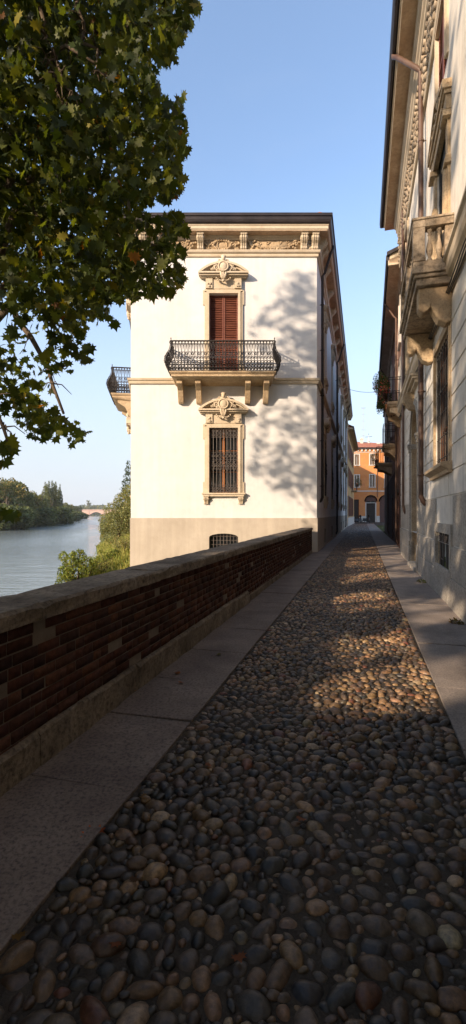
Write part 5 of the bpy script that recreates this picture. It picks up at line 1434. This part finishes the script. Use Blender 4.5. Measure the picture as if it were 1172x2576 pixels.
# keep clear of the picture and of the sunlit palace front
def clear(q):
    if q[1] > .3 and q[0] > -.54 * q[1] - .3: return False
    k = 19.8 - q[1]; h = q - S_ * k
    if k > 0 and -5.0 < h[0] < .75 and -1 < h[2] < 14: return False
    return True
over = []
for _ in range(8500):                                # unseen boughs added behind the camera to block sky and darken the foreground
    over.append(np.array([random.uniform(-8.5, 4.5), random.uniform(-12, -.4), random.uniform(5.0, 10.5)]))
for _ in range(4200): over.append(np.array([random.uniform(-8.5, -3.2), random.uniform(-8, 1.5), random.uniform(1.6, 5.0)]))  # low unseen foliage added on the left to shut out skylight
for _ in range(5500): over.append(np.array([random.uniform(-9.5, -3.6), random.uniform(-3, 6), random.uniform(2.2, 6.0)]))  # more unseen leaves added beside the camera to deepen the lane's shade
pts = np.concatenate([pts, np.array(over)])
def screens_crown(q):
    k = (7.6 - q[1]); h = q - S_ * k
    return k > 0 and -4.6 < h[0] < -.4 and 3 < h[2] < 11
pts = off_patch(np.array([q for q in pts if clear(q) and not (screens_crown(q) and random.random() < .78)]), .7)
trunks = [(-8.9, -1.1), (-12.0, -9.6), (-15.5, -14.0), (-8.2, 2.0)]
labs = ['plane tree on the embankment just behind the photographer', 'broad plane tree second behind the photographer along the embankment', 'plane tree farthest behind the photographer on the embankment', 'slender plane tree beside the river left of the photographer']
near = np.argmin(np.stack([np.hypot(pts[:, 0] - a, pts[:, 1] - b) for a, b in trunks]), 0)
for i, (a, b) in enumerate(trunks):
    L = Vector((a, b, -.8)); t = thing('plane_tree', labs[i], 'tree', L, 0, 'unseen plane trees along the embankment, crowns shaped for shade')
    q = pts[near == i]
    if len(q) == 0: continue
    me = leaves('crown', q - np.array(L), rng.uniform(.17, .30, len(q)), LOBED, GREENS, GW, updev=1.2); obj('crown', me, M['leaf'], t)
    mb = MB(); top = float(q[:, 2].max()) - L.z
    mb.tube([(0, 0, 0), (.05, .1, 2.5), (-.1, 0, 5), (.15, .1, 8), (0, 0, top * .85)], [.26, .22, .17, .10, .03], 10)
    for k in range(5):
        tgt = Vector(q[random.randrange(len(q))]) - L; z0 = 2.5 + k * .8
        mb.tube([(0, 0, z0), tuple(tgt * .5 + Vector((0, 0, z0 * .5 + .5))), tuple(tgt)], [.07, .045, .015], 6)
    mb.build('trunk', M['bark'], t, smooth=True)

# ------------------------------------------------------------------ bank vegetation
BANK = [(.075, .09, .025), (.11, .12, .035), (.05, .07, .02), (.16, .15, .05), (.14, .10, .04)]
def blob_cloud(lobes, n, shell=.55):
    """points spread through the outer part of several lobes [(c, r3)]"""
    vol = np.array([r[0] * r[1] + r[2] * r[0] for c, r in lobes]); cnt = (vol / vol.sum() * n).astype(int)
    out = []
    for (c, r), m in zip(lobes, cnt):
        u = rng.normal(0, 1, (m, 3)); u /= np.linalg.norm(u, axis=1)[:, None]
        rad = (shell + (1.08 - shell) * rng.random(m) ** .6)[:, None]
        out.append(np.array(c) + u * rad * np.array(r))
    return np.concatenate(out)
def bush(name, label, cat, loc, lobes, n, size, cols=BANK, w=(.3, .3, .2, .12, .08), stems=8, group=None, tpl=OVAL, mat='leaf2'):
    t = thing(name, label, cat, loc, 0, group)
    p = blob_cloud(lobes, n); p = p[p[:, 2] > -.1]
    me = leaves('crown', p, rng.uniform(size * .7, size * 1.3, len(p)), tpl, cols, w, var=.3, updev=1.0); obj('crown', me, M[mat], t)
    mb = MB()
    for k in range(stems):
        c, r = lobes[k % len(lobes)]; e_ = Vector(c) + Vector((random.gauss(0, r[0] * .3), random.gauss(0, r[1] * .3), r[2] * .4))
        b0 = Vector((random.gauss(0, .12), random.gauss(0, .12), -.3)); mb.tube([b0, b0.lerp(e_, .5) + Vector((0, 0, .1)), e_], [size * .35 + .02, size * .25 + .01, .008], 5)
    mb.build('trunk', M['bark'], t, smooth=True); return t
# willow beside the palace: rounded ragged mass 5-6 m high
wl_ = PX(300, 1385, 43); wl_.z = terrain_h(wl_.x, 43) 
lob = []
for (px, py, r) in ((310, 1260, .85), (330, 1240, .8), (285, 1285, .85), (268, 1310, .7), (300, 1310, 1.1), (330, 1300, 1.2), (280, 1345, .85), (310, 1350, 1.1), (262, 1330, .5), (335, 1350, 1.0), (345, 1270, 1.1)):
    v = PX(px, py, 43 + random.uniform(-1.2, 1.2)) - wl_; lob.append((v[:], (r, r * 1.1, r * .95)))
OLIVE = [(.15, .165, .06), (.20, .205, .08), (.10, .12, .045), (.26, .25, .11), (.22, .16, .06)]
bush('willow', 'rounded olive green willow at the water edge beside the white palace', 'tree', wl_, lob, 15000, .13, OLIVE)
cl = PX(324, 1240, 62); cl.z = -1.2
lob = [((0, 0, 2 + k * .8), (1.9 - .17 * k, 1.9 - .17 * k, .55)) for k in range(10)]
bush('cedar', 'dark conifer top showing behind the willow beside the palace corner', 'tree', cl, lob, 5000, .2, [(.04, .06, .03), (.06, .08, .04)], (.5, .5))
sh = PX(190, 1450, 21.5); sh.z = terrain_h(sh.x, sh.y); lob = []
for (px, py, r) in ((160, 1400, .22), (178, 1415, .34), (200, 1400, .28), (215, 1420, .34), (190, 1440, .5), (165, 1440, .35), (228, 1440, .36), (185, 1392, .12), (205, 1388, .10), (236, 1418, .16), (170, 1470, .5), (220, 1470, .5)):
    v = PX(px, py, 21.5 + random.uniform(-.3, .3)) - sh; lob.append((v[:], (r, r, r * 1.15)))
YG = [(.16, .19, .035), (.12, .155, .03), (.22, .21, .04), (.08, .11, .025)]
bush('shrub', 'leafy yellow green shrub rising just behind the parapet coping', 'shrub', sh, lob, 5200, .10, YG, (.4, .3, .15, .15), 14)
for (x, y, d, r, lab, cols) in ((268, 1408, 25, .55, 'low green shrub with rusty leaves right of the yellow green shrub', YG), (312, 1412, 27, .6, 'pale grey green shrub against the palace plinth', OLIVE), (250, 1432, 23.5, .55, 'small dense bush on the bank just above the coping', BANK), (290, 1425, 26, .4, 'dark low bush between the two bank shrubs', BANK[2:3] + BANK[:1])):
    v = PX(x, y, d); v.z = terrain_h(v.x, v.y); v.z = max(v.z, 1.6 + (1292 - y - 40) * d / FX - .9)
    bush('shrub', lab, 'shrub', v, [((random.gauss(0, r * .5), random.gauss(0, r * .4), r * .7 + random.gauss(0, .1)), (r * .6, r * .6, r * .6)) for _ in range(6)], 1500, .07, cols, [1.0 / len(cols)] * len(cols), 5)
# grass on the bank
gp = []
while len(gp) < 26000:
    y = random.uniform(15, 60); e = right_edge(y); w = interp(RB_Y, RB_X, y); x = random.uniform(w - .2, e)
    gp.append((x, y, terrain_h(x, y)))
gp = np.array(gp); n = len(gp)
bl = (np.array([(-.5, 0, 0), (.5, 0, 0), (.15, .1, .6), (.4, .35, 1.0)]), np.array([(0, 1, 2), (0, 2, 3)]))
a = rng.uniform(0, 2 * pi, n); Rz = np.zeros((n, 3, 3)); hgt = rng.uniform(.22, .62, n) * np.clip((gp[:, 1] - 14) / 14, .35, 1); wd = rng.uniform(.03, .07, n)
Rz[:, 0, 0] = np.cos(a) * wd; Rz[:, 1, 0] = np.sin(a) * wd; Rz[:, 0, 1] = -np.sin(a) * hgt; Rz[:, 1, 1] = np.cos(a) * hgt; Rz[:, 2, 2] = hgt
me = leaves('grass', gp, np.ones(n), bl, [(.26, .25, .07), (.18, .20, .05), (.34, .29, .11), (.13, .17, .04)], (.35, .3, .15, .2), R=Rz)
o = obj('bank_grass', me, M['grass']); tag(o, 'long yellow green grass covering the river bank', 'grass', kind='stuff')

# ------------------------------------------------------------------ far bank: individual trees, sharing a few crowns
FARC = [(.10, .12, .05), (.14, .155, .055), (.19, .18, .065), (.075, .105, .055), (.23, .18, .07)]
def crown_variant(kind, seed):
    random.seed(seed); lob = []
    if kind == 'poplar':
        for k in range(11): f = k / 10; r = 2.0 * sin(pi * min(1, .2 + f * .78)) + .3; lob.append(((random.gauss(0, .15), random.gauss(0, .15), 1.2 + 14.0 * f), (r, r, 1.35)))
        p = blob_cloud(lob, 5200, .6)
    elif kind == 'round':
        for k in range(13): a = random.uniform(0, 2 * pi); r = random.uniform(.2, 3.0); lob.append(((r * cos(a), r * sin(a), random.uniform(2.2, 7.8) - r * .45), (random.uniform(1.1, 2.0),) * 2 + (random.uniform(1.0, 1.7),)))
        lob.append(((0, 0, 3.0), (3.2, 3.2, 2.8))); p = blob_cloud(lob, 6500, .7)
    else:
        for k in range(11): a = random.uniform(0, 2 * pi); r = random.uniform(.4, 3.2); lob.append(((r * cos(a), r * sin(a), random.uniform(.6, 3.2)), (random.uniform(1.1, 1.9),) * 2 + (random.uniform(.9, 1.5),)))
        p = blob_cloud(lob, 4600, .7)
    return p
VAR = {}
for kind, n in (('poplar', 2), ('round', 4), ('low', 2)):
    for k in range(n):
        p = crown_variant(kind, 40 + k + len(kind)); sel = [(FARC[0], FARC[1]), (FARC[1], FARC[2]), (FARC[0], FARC[3]), (FARC[1], FARC[4])][k % 4]
        me = leaves('crown', p, rng.uniform(.30, .60, len(p)), OVAL, list(sel) + [FARC[0]], (.45, .35, .2), var=.35)
        me.materials.append(M['leaf2'])
        mb = MB(); H = 15 if kind == 'poplar' else 6
        mb.tube([(0, 0, -1.0), (.1, 0, H * .4), (0, .1, H)], [.35, .25, .05], 6)
        for q in range(4): a = q * 1.6; mb.tube([(0, 0, 1.5 + q * .6), (cos(a) * 1.6, sin(a) * 1.6, 3.5 + q * .6)], [.12, .03], 4)
        tm = mb.mesh('trunk'); tm.materials.append(M['bark']); VAR.setdefault(kind, []).append((me, tm))
random.seed(99)
def far_tree(kind, px, ytop, d, label, sx=1.0, v=None):
    base = PX(px, 1292, d); base.z = terrain_h(base.x, d) if terrain_h(base.x, d) > -2.6 else -2.3
    H = {'poplar': 16.4, 'round': 8.8, 'low': 4.6}[kind]; h = 1.6 + (1292 - ytop) * d / FX - base.z; s = h / H
    t = thing('poplar' if kind == 'poplar' else ('riverside_tree' if kind == 'round' else 'riverside_bush'), label, 'tree' if kind != 'low' else 'bush', base, random.uniform(0, 6.28), 'trees along the far river bank')
    t.scale = (s * sx, s * sx, s)
    me, tm = VAR[kind][(v if v is not None else random.randrange(9)) % len(VAR[kind])]
    for nm, m_ in (('crown', me), ('trunk', tm)):
        o = link(bpy.data.objects.new(nm, m_)); o.parent = t
for (kind, px, yt, d, lab, sx) in (
    ('round', -6, 1184, 132, 'tallest broad tree at the left margin of the far bank', 1.0), ('round', 22, 1184, 142, 'tall tree second from the left margin of the far bank', .8), ('round', 48, 1198, 150, 'yellowish tree third from the left margin', .8),
    ('low', -10, 1262, 118, 'dark bush at the water left margin', 1.3), ('low', 18, 1268, 124, 'bush at the water below the tallest trees', 1.4), ('round', 62, 1226, 152, 'olive tree where the treeline first dips', .8),
    ('round', 84, 1222, 165, 'yellow green tree in the middle of the left treeline', .8), ('round', 100, 1236, 175, 'rounded tree left of the poplar group', .8), ('low', 48, 1276, 140, 'low bush at the water under the yellowish tree', 1.4),
    ('low', 78, 1270, 155, 'blue green bush overhanging the water in mid bank', 1.5), ('low', 104, 1266, 170, 'wide bush at the water left of the poplars', 1.5), ('low', 128, 1268, 190, 'pale willow bush below the poplars', 1.5),
    ('poplar', 114, 1213, 215, 'leftmost poplar of the poplar group', 1.0), ('poplar', 123, 1209, 212, 'pale poplar second from left of the group', .95), ('poplar', 132, 1208, 218, 'tallest poplar in the middle of the group', .95), ('poplar', 140, 1212, 214, 'dense poplar right of the tallest one', .9), ('poplar', 151, 1217, 222, 'slim poplar standing at the right end of the group', .62),
    ('round', 120, 1248, 200, 'rounded tree at the poplars feet', .9), ('low', 148, 1270, 215, 'bush at the water under the slim poplar', 1.5), ('round', 162, 1258, 270, 'small round tree right of the poplars', .9),
    ('low', 166, 1282, 260, 'dark bush where the bank bends', 1.8), ('round', 178, 1262, 340, 'far tree left of the bridge end', 1.1), ('low', 180, 1284, 310, 'low bush on the far bend of the bank', 2.0), ('round', 190, 1268, 400, 'far tree above the left bridge arch', 1.2), ('low', 194, 1286, 380, 'low dark bush nearest the bridge', 1.8),
    ('round', 74, 1240, 190, 'tree behind the olive tree in the left treeline', 1.0), ('round', 36, 1214, 170, 'tree standing behind the tallest trees', 1.0), ('round', 4, 1215, 160, 'tree filling the gap behind the left margin trees', 1.2), ('round', 170, 1266, 300, 'greyish tree on the bend of the bank', 1.1)):
    far_tree(kind, px, yt, d, lab, sx)
# distant wood on the horizon
pos = []
for _ in range(900):
    px = random.uniform(150, 345); d = random.uniform(900, 1150)
    top = 1275 + 9 * noise.noise(Vector((px * .06, 0, 5))) - (5 if 205 < px < 262 else 0) + max(0, (px - 250) * .06)
    hh = (1292 - top) * d / FX; X = (px - 586) * d / FX
    for k in range(7): pos.append((X + random.gauss(0, 5), d + random.gauss(0, 5), random.uniform(-2, hh)))
for (px, top) in ((222, 1257), (225, 1262)):
    for _ in range(60): pos.append(((px - 586) * 950 / FX + random.gauss(0, 1.6), 950, random.uniform(0, (1292 - top) * 950 / FX)))
pos = np.array(pos)
me = leaves('distant_wood', pos, rng.uniform(3.0, 7.0, len(pos)), OVAL, FARC, (.3, .25, .2, .15, .1), var=.3)
o = obj('distant_wood', me, M['leaf2']); tag(o, 'hazy line of distant trees beyond the bridge', 'trees', kind='stuff')
# bridge
BD = 800.0
def bX(px): return (px - 586) * BD / FX
brg = thing('arched_bridge', 'distant pink brick bridge with shallow arches across the river', 'bridge', (bX(186), BD, -2.5))
BP_ = frame(bX(150), BD, 0); mb = MB(); zd = 1.6 + (1292 - 1281.5) * BD / FX; span = bX(221) - bX(186)
x0 = bX(186) - bX(150); ops = [(x0 + k * (span + 2.2), x0 + k * (span + 2.2) + span, -3.5, 4.4, 8.0, 6.5) for k in range(-1, 3)]
# segmental arches: shallow rise handled as real arc polygons
def seg_arch_wall(mb, a, b, zs_, rise, ztop, y0, y1, N=16):
    for k in range(N):
        f0, f1 = k / N, (k + 1) / N; xa, xb = a + (b - a) * f0, a + (b - a) * f1
        za, zb = zs_ + rise * (1 - (2 * f0 - 1) ** 2), zs_ + rise * (1 - (2 * f1 - 1) ** 2)
        mb.quad((xa, y0, za), (xb, y0, zb), (xb, y0, ztop), (xa, y0, ztop)); mb.quad((xa, y0, za), (xa, y1, za), (xb, y1, zb), (xb, y0, zb)); mb.quad((xb, y1, zb), (xa, y1, za), (xa, y1, ztop), (xb, y1, ztop))
for o_ in ops: seg_arch_wall(mb, o_[0], o_[1], -1.2, 5.6, zd - 1.4, 0, 8); mb.box(o_[1], o_[1] + 2.2, -.6, 8.6, -4, zd - 1.4)
mb.box(ops[0][0] - 30, ops[0][0], 0, 8, -4, zd - 1.4)
mb.build('span', M['bridge'], brg, BP_)
mb = MB(); xe = ops[-1][1] + 2.2; mb.box(ops[0][0] - 30, xe, -.8, 8.8, zd - 1.4, zd - 1.0); mb.box(ops[0][0] - 30, xe, -.5, -.1, zd - 1.0, zd); mb.box(ops[0][0] - 30, xe, 8.1, 8.5, zd - 1.0, zd)
mb.build('balustrade', M['bridge'], brg, BP_)

# ------------------------------------------------------------------ balcony plants, weeds, fallen leaves
def planter(loc, rot, L, label, plabel, n, lobes, flowers=False):
    t = thing('planter', label, 'planter', loc, rot); mb = MB()
    mb.prism([(-.10, 0), (.10, 0), (.13, .2), (-.13, .2)], -L / 2, L / 2); mb.build('trough', M['pot'], t, bevel=.01)
    t2 = bush('balcony_plant', plabel, 'plant', loc, lobes, n, .055, [(.05, .075, .02), (.08, .10, .03), (.035, .055, .015)], (.4, .3, .3), 5)
    t2.rotation_euler = (0, 0, rot)
    if flowers:
        p = blob_cloud(lobes[:3], 160); me = leaves('flowers', p, rng.uniform(.05, .09, len(p)), OVAL, [(.6, .08, .06), (.55, .2, .3)], (.5, .5)); tag(obj('flowers', me, M['leaf2'], t2), kind='stuff')
bp = HP @ Vector((hx(20.4), -.70, 6.85))
planter(bp, HANG, .8, 'terracotta trough hooked on the railing of the planted balcony', 'bushy green plants spilling over the near end of the balcony railing', 2600, [((.5, -.15, .15), (.55, .35, .35)), ((.9, -.1, -.2), (.35, .3, .6)), ((0, -.1, .3), (.45, .3, .3)), ((-.5, -.1, .2), (.4, .3, .3)), ((.75, -.25, .35), (.3, .25, .3))], True)
bp = HP @ Vector((hx(21.5), -.55, 6.30))
planter(bp, HANG, .7, 'terracotta trough standing on the planted balcony floor', 'dark green plants on the floor of the planted balcony', 1500, [((.3, -.1, .4), (.45, .3, .4)), ((-.4, -.1, .35), (.4, .3, .35)), ((0, -.3, .1), (.5, .2, .4))])
bp = YP @ Vector((11.6, -.8, 5.9))
planter(bp, math.atan2(yd.y, yd.x), 2.2, 'terracotta trough on the ochre house balcony', 'mass of dark ivy hanging from the ochre house balcony', 2600, [((0, -.2, .3), (1.5, .5, .6)), ((.6, -.4, -.5), (1.2, .4, .8)), ((-.9, -.2, .4), (.8, .4, .6)), ((-.3, -.4, -.3), (1.0, .4, .5))])
bp = HP @ Vector((hx(30.2), -.9, 4.8))
planter(bp, HANG, .9, 'terracotta trough on the farthest balcony of the brown house', 'trailing plant hanging below the farthest balcony of the brown house', 900, [((0, -.1, .4), (.4, .25, .3)), ((-.3, -.1, -.6), (.3, .2, .8))])
for i, (d, c, lab) in enumerate(((11.0, 1.42, 'green weed tuft growing at the wall foot right of the portal'), (6.9, 1.42, 'dry leaves and weed where the near plinth meets the pavement'))):
    loc = Vector((c - .08 + .27167 * d, d, .02))
    bush('weed', lab, 'weed', loc, [((0, 0, .03), (.09, .09, .04)), ((.03, -.07, .02), (.06, .06, .03))], 90, .035, [(.08, .12, .03), (.14, .13, .04)] if i < 1 else [(.15, .10, .04), (.08, .08, .03)], (.6, .4), 3)
def fallen(loc, s, rot, m_, label, group):
    tv, tf = LOBED; R = Matrix.Rotation(rot, 3, 'Z') @ Matrix.Rotation(.12, 3, 'X')
    V = np.array([tuple(R @ Vector((v[0] * s, v[1] * s, abs(v[2]) * s * .9))) for v in tv])
    o = obj('fallen_leaf', np_mesh('fallen_leaf', V, tf, np.tile(m_, (len(tv), 1)).astype(np.float32)), M['leaf']); o.location = loc; tag(o, label, 'leaf', group)
fallen(PX(236, 2105, 2.36) + Vector((0, 0, .01)), .095, .6, (.30, .07, .02), 'rust red plane leaf at the pavement edge beside the cobbles', None)
for (x, y, d, c, lab) in ((456, 1722, 4.45, (.20, .07, .02), 'brown leaf lying in the middle of the left pavement'), (338, 1742, 4.25, (.25, .08, .02), 'small orange leaf against the parapet foot'), (548, 1652, 5.33, (.12, .12, .02), 'olive leaf on the left pavement farthest along'),
                    (448, 1700, 4.7, (.24, .08, .02), 'tiny reddish leaf at the parapet foot beyond the orange one'), (8, 1560, 2.95, (.3, .12, .02), 'orange leaf on the coping at the left margin')):
    p = PX(x, y, d); p.z = .03 if y != 1560 else .95
    if y == 1560: p = ST(2.2, WL - .4, .945)
    fallen(p, random.uniform(.045, .06), random.uniform(0, 6), c, lab, 'fallen leaves')
for k in range(16):
    p = ST(random.uniform(1.2, 5), random.uniform(TL, TR), .03); fallen(p, random.uniform(.03, .05), random.uniform(0, 6), random.choice([(.2, .06, .02), (.16, .09, .03), (.1, .05, .02)]), 'shrivelled brown leaf lodged between cobbles', 'dry leaves among the cobbles')

# ------------------------------------------------------------------ the morning air
hb = MB(); hb.box(-700, 500, -62, 1400, -8, 60)
hm = bpy.data.materials.new('thin haze'); hm.use_nodes = True; t = hm.node_tree
for n in list(t.nodes):
    if n.type != 'OUTPUT_MATERIAL': t.nodes.remove(n)
pv = t.nodes.new('ShaderNodeVolumePrincipled'); pv.inputs['Color'].default_value = (.88, .93, 1, 1); pv.inputs['Density'].default_value = .00018; pv.inputs['Anisotropy'].default_value = 0.0
t.links.new(pv.outputs[0], t.nodes['Material Output'].inputs['Volume'])
hz_ = hb.build('haze', hm); tag(hz_, 'thin bluish haze over the river', 'haze', kind='stuff')
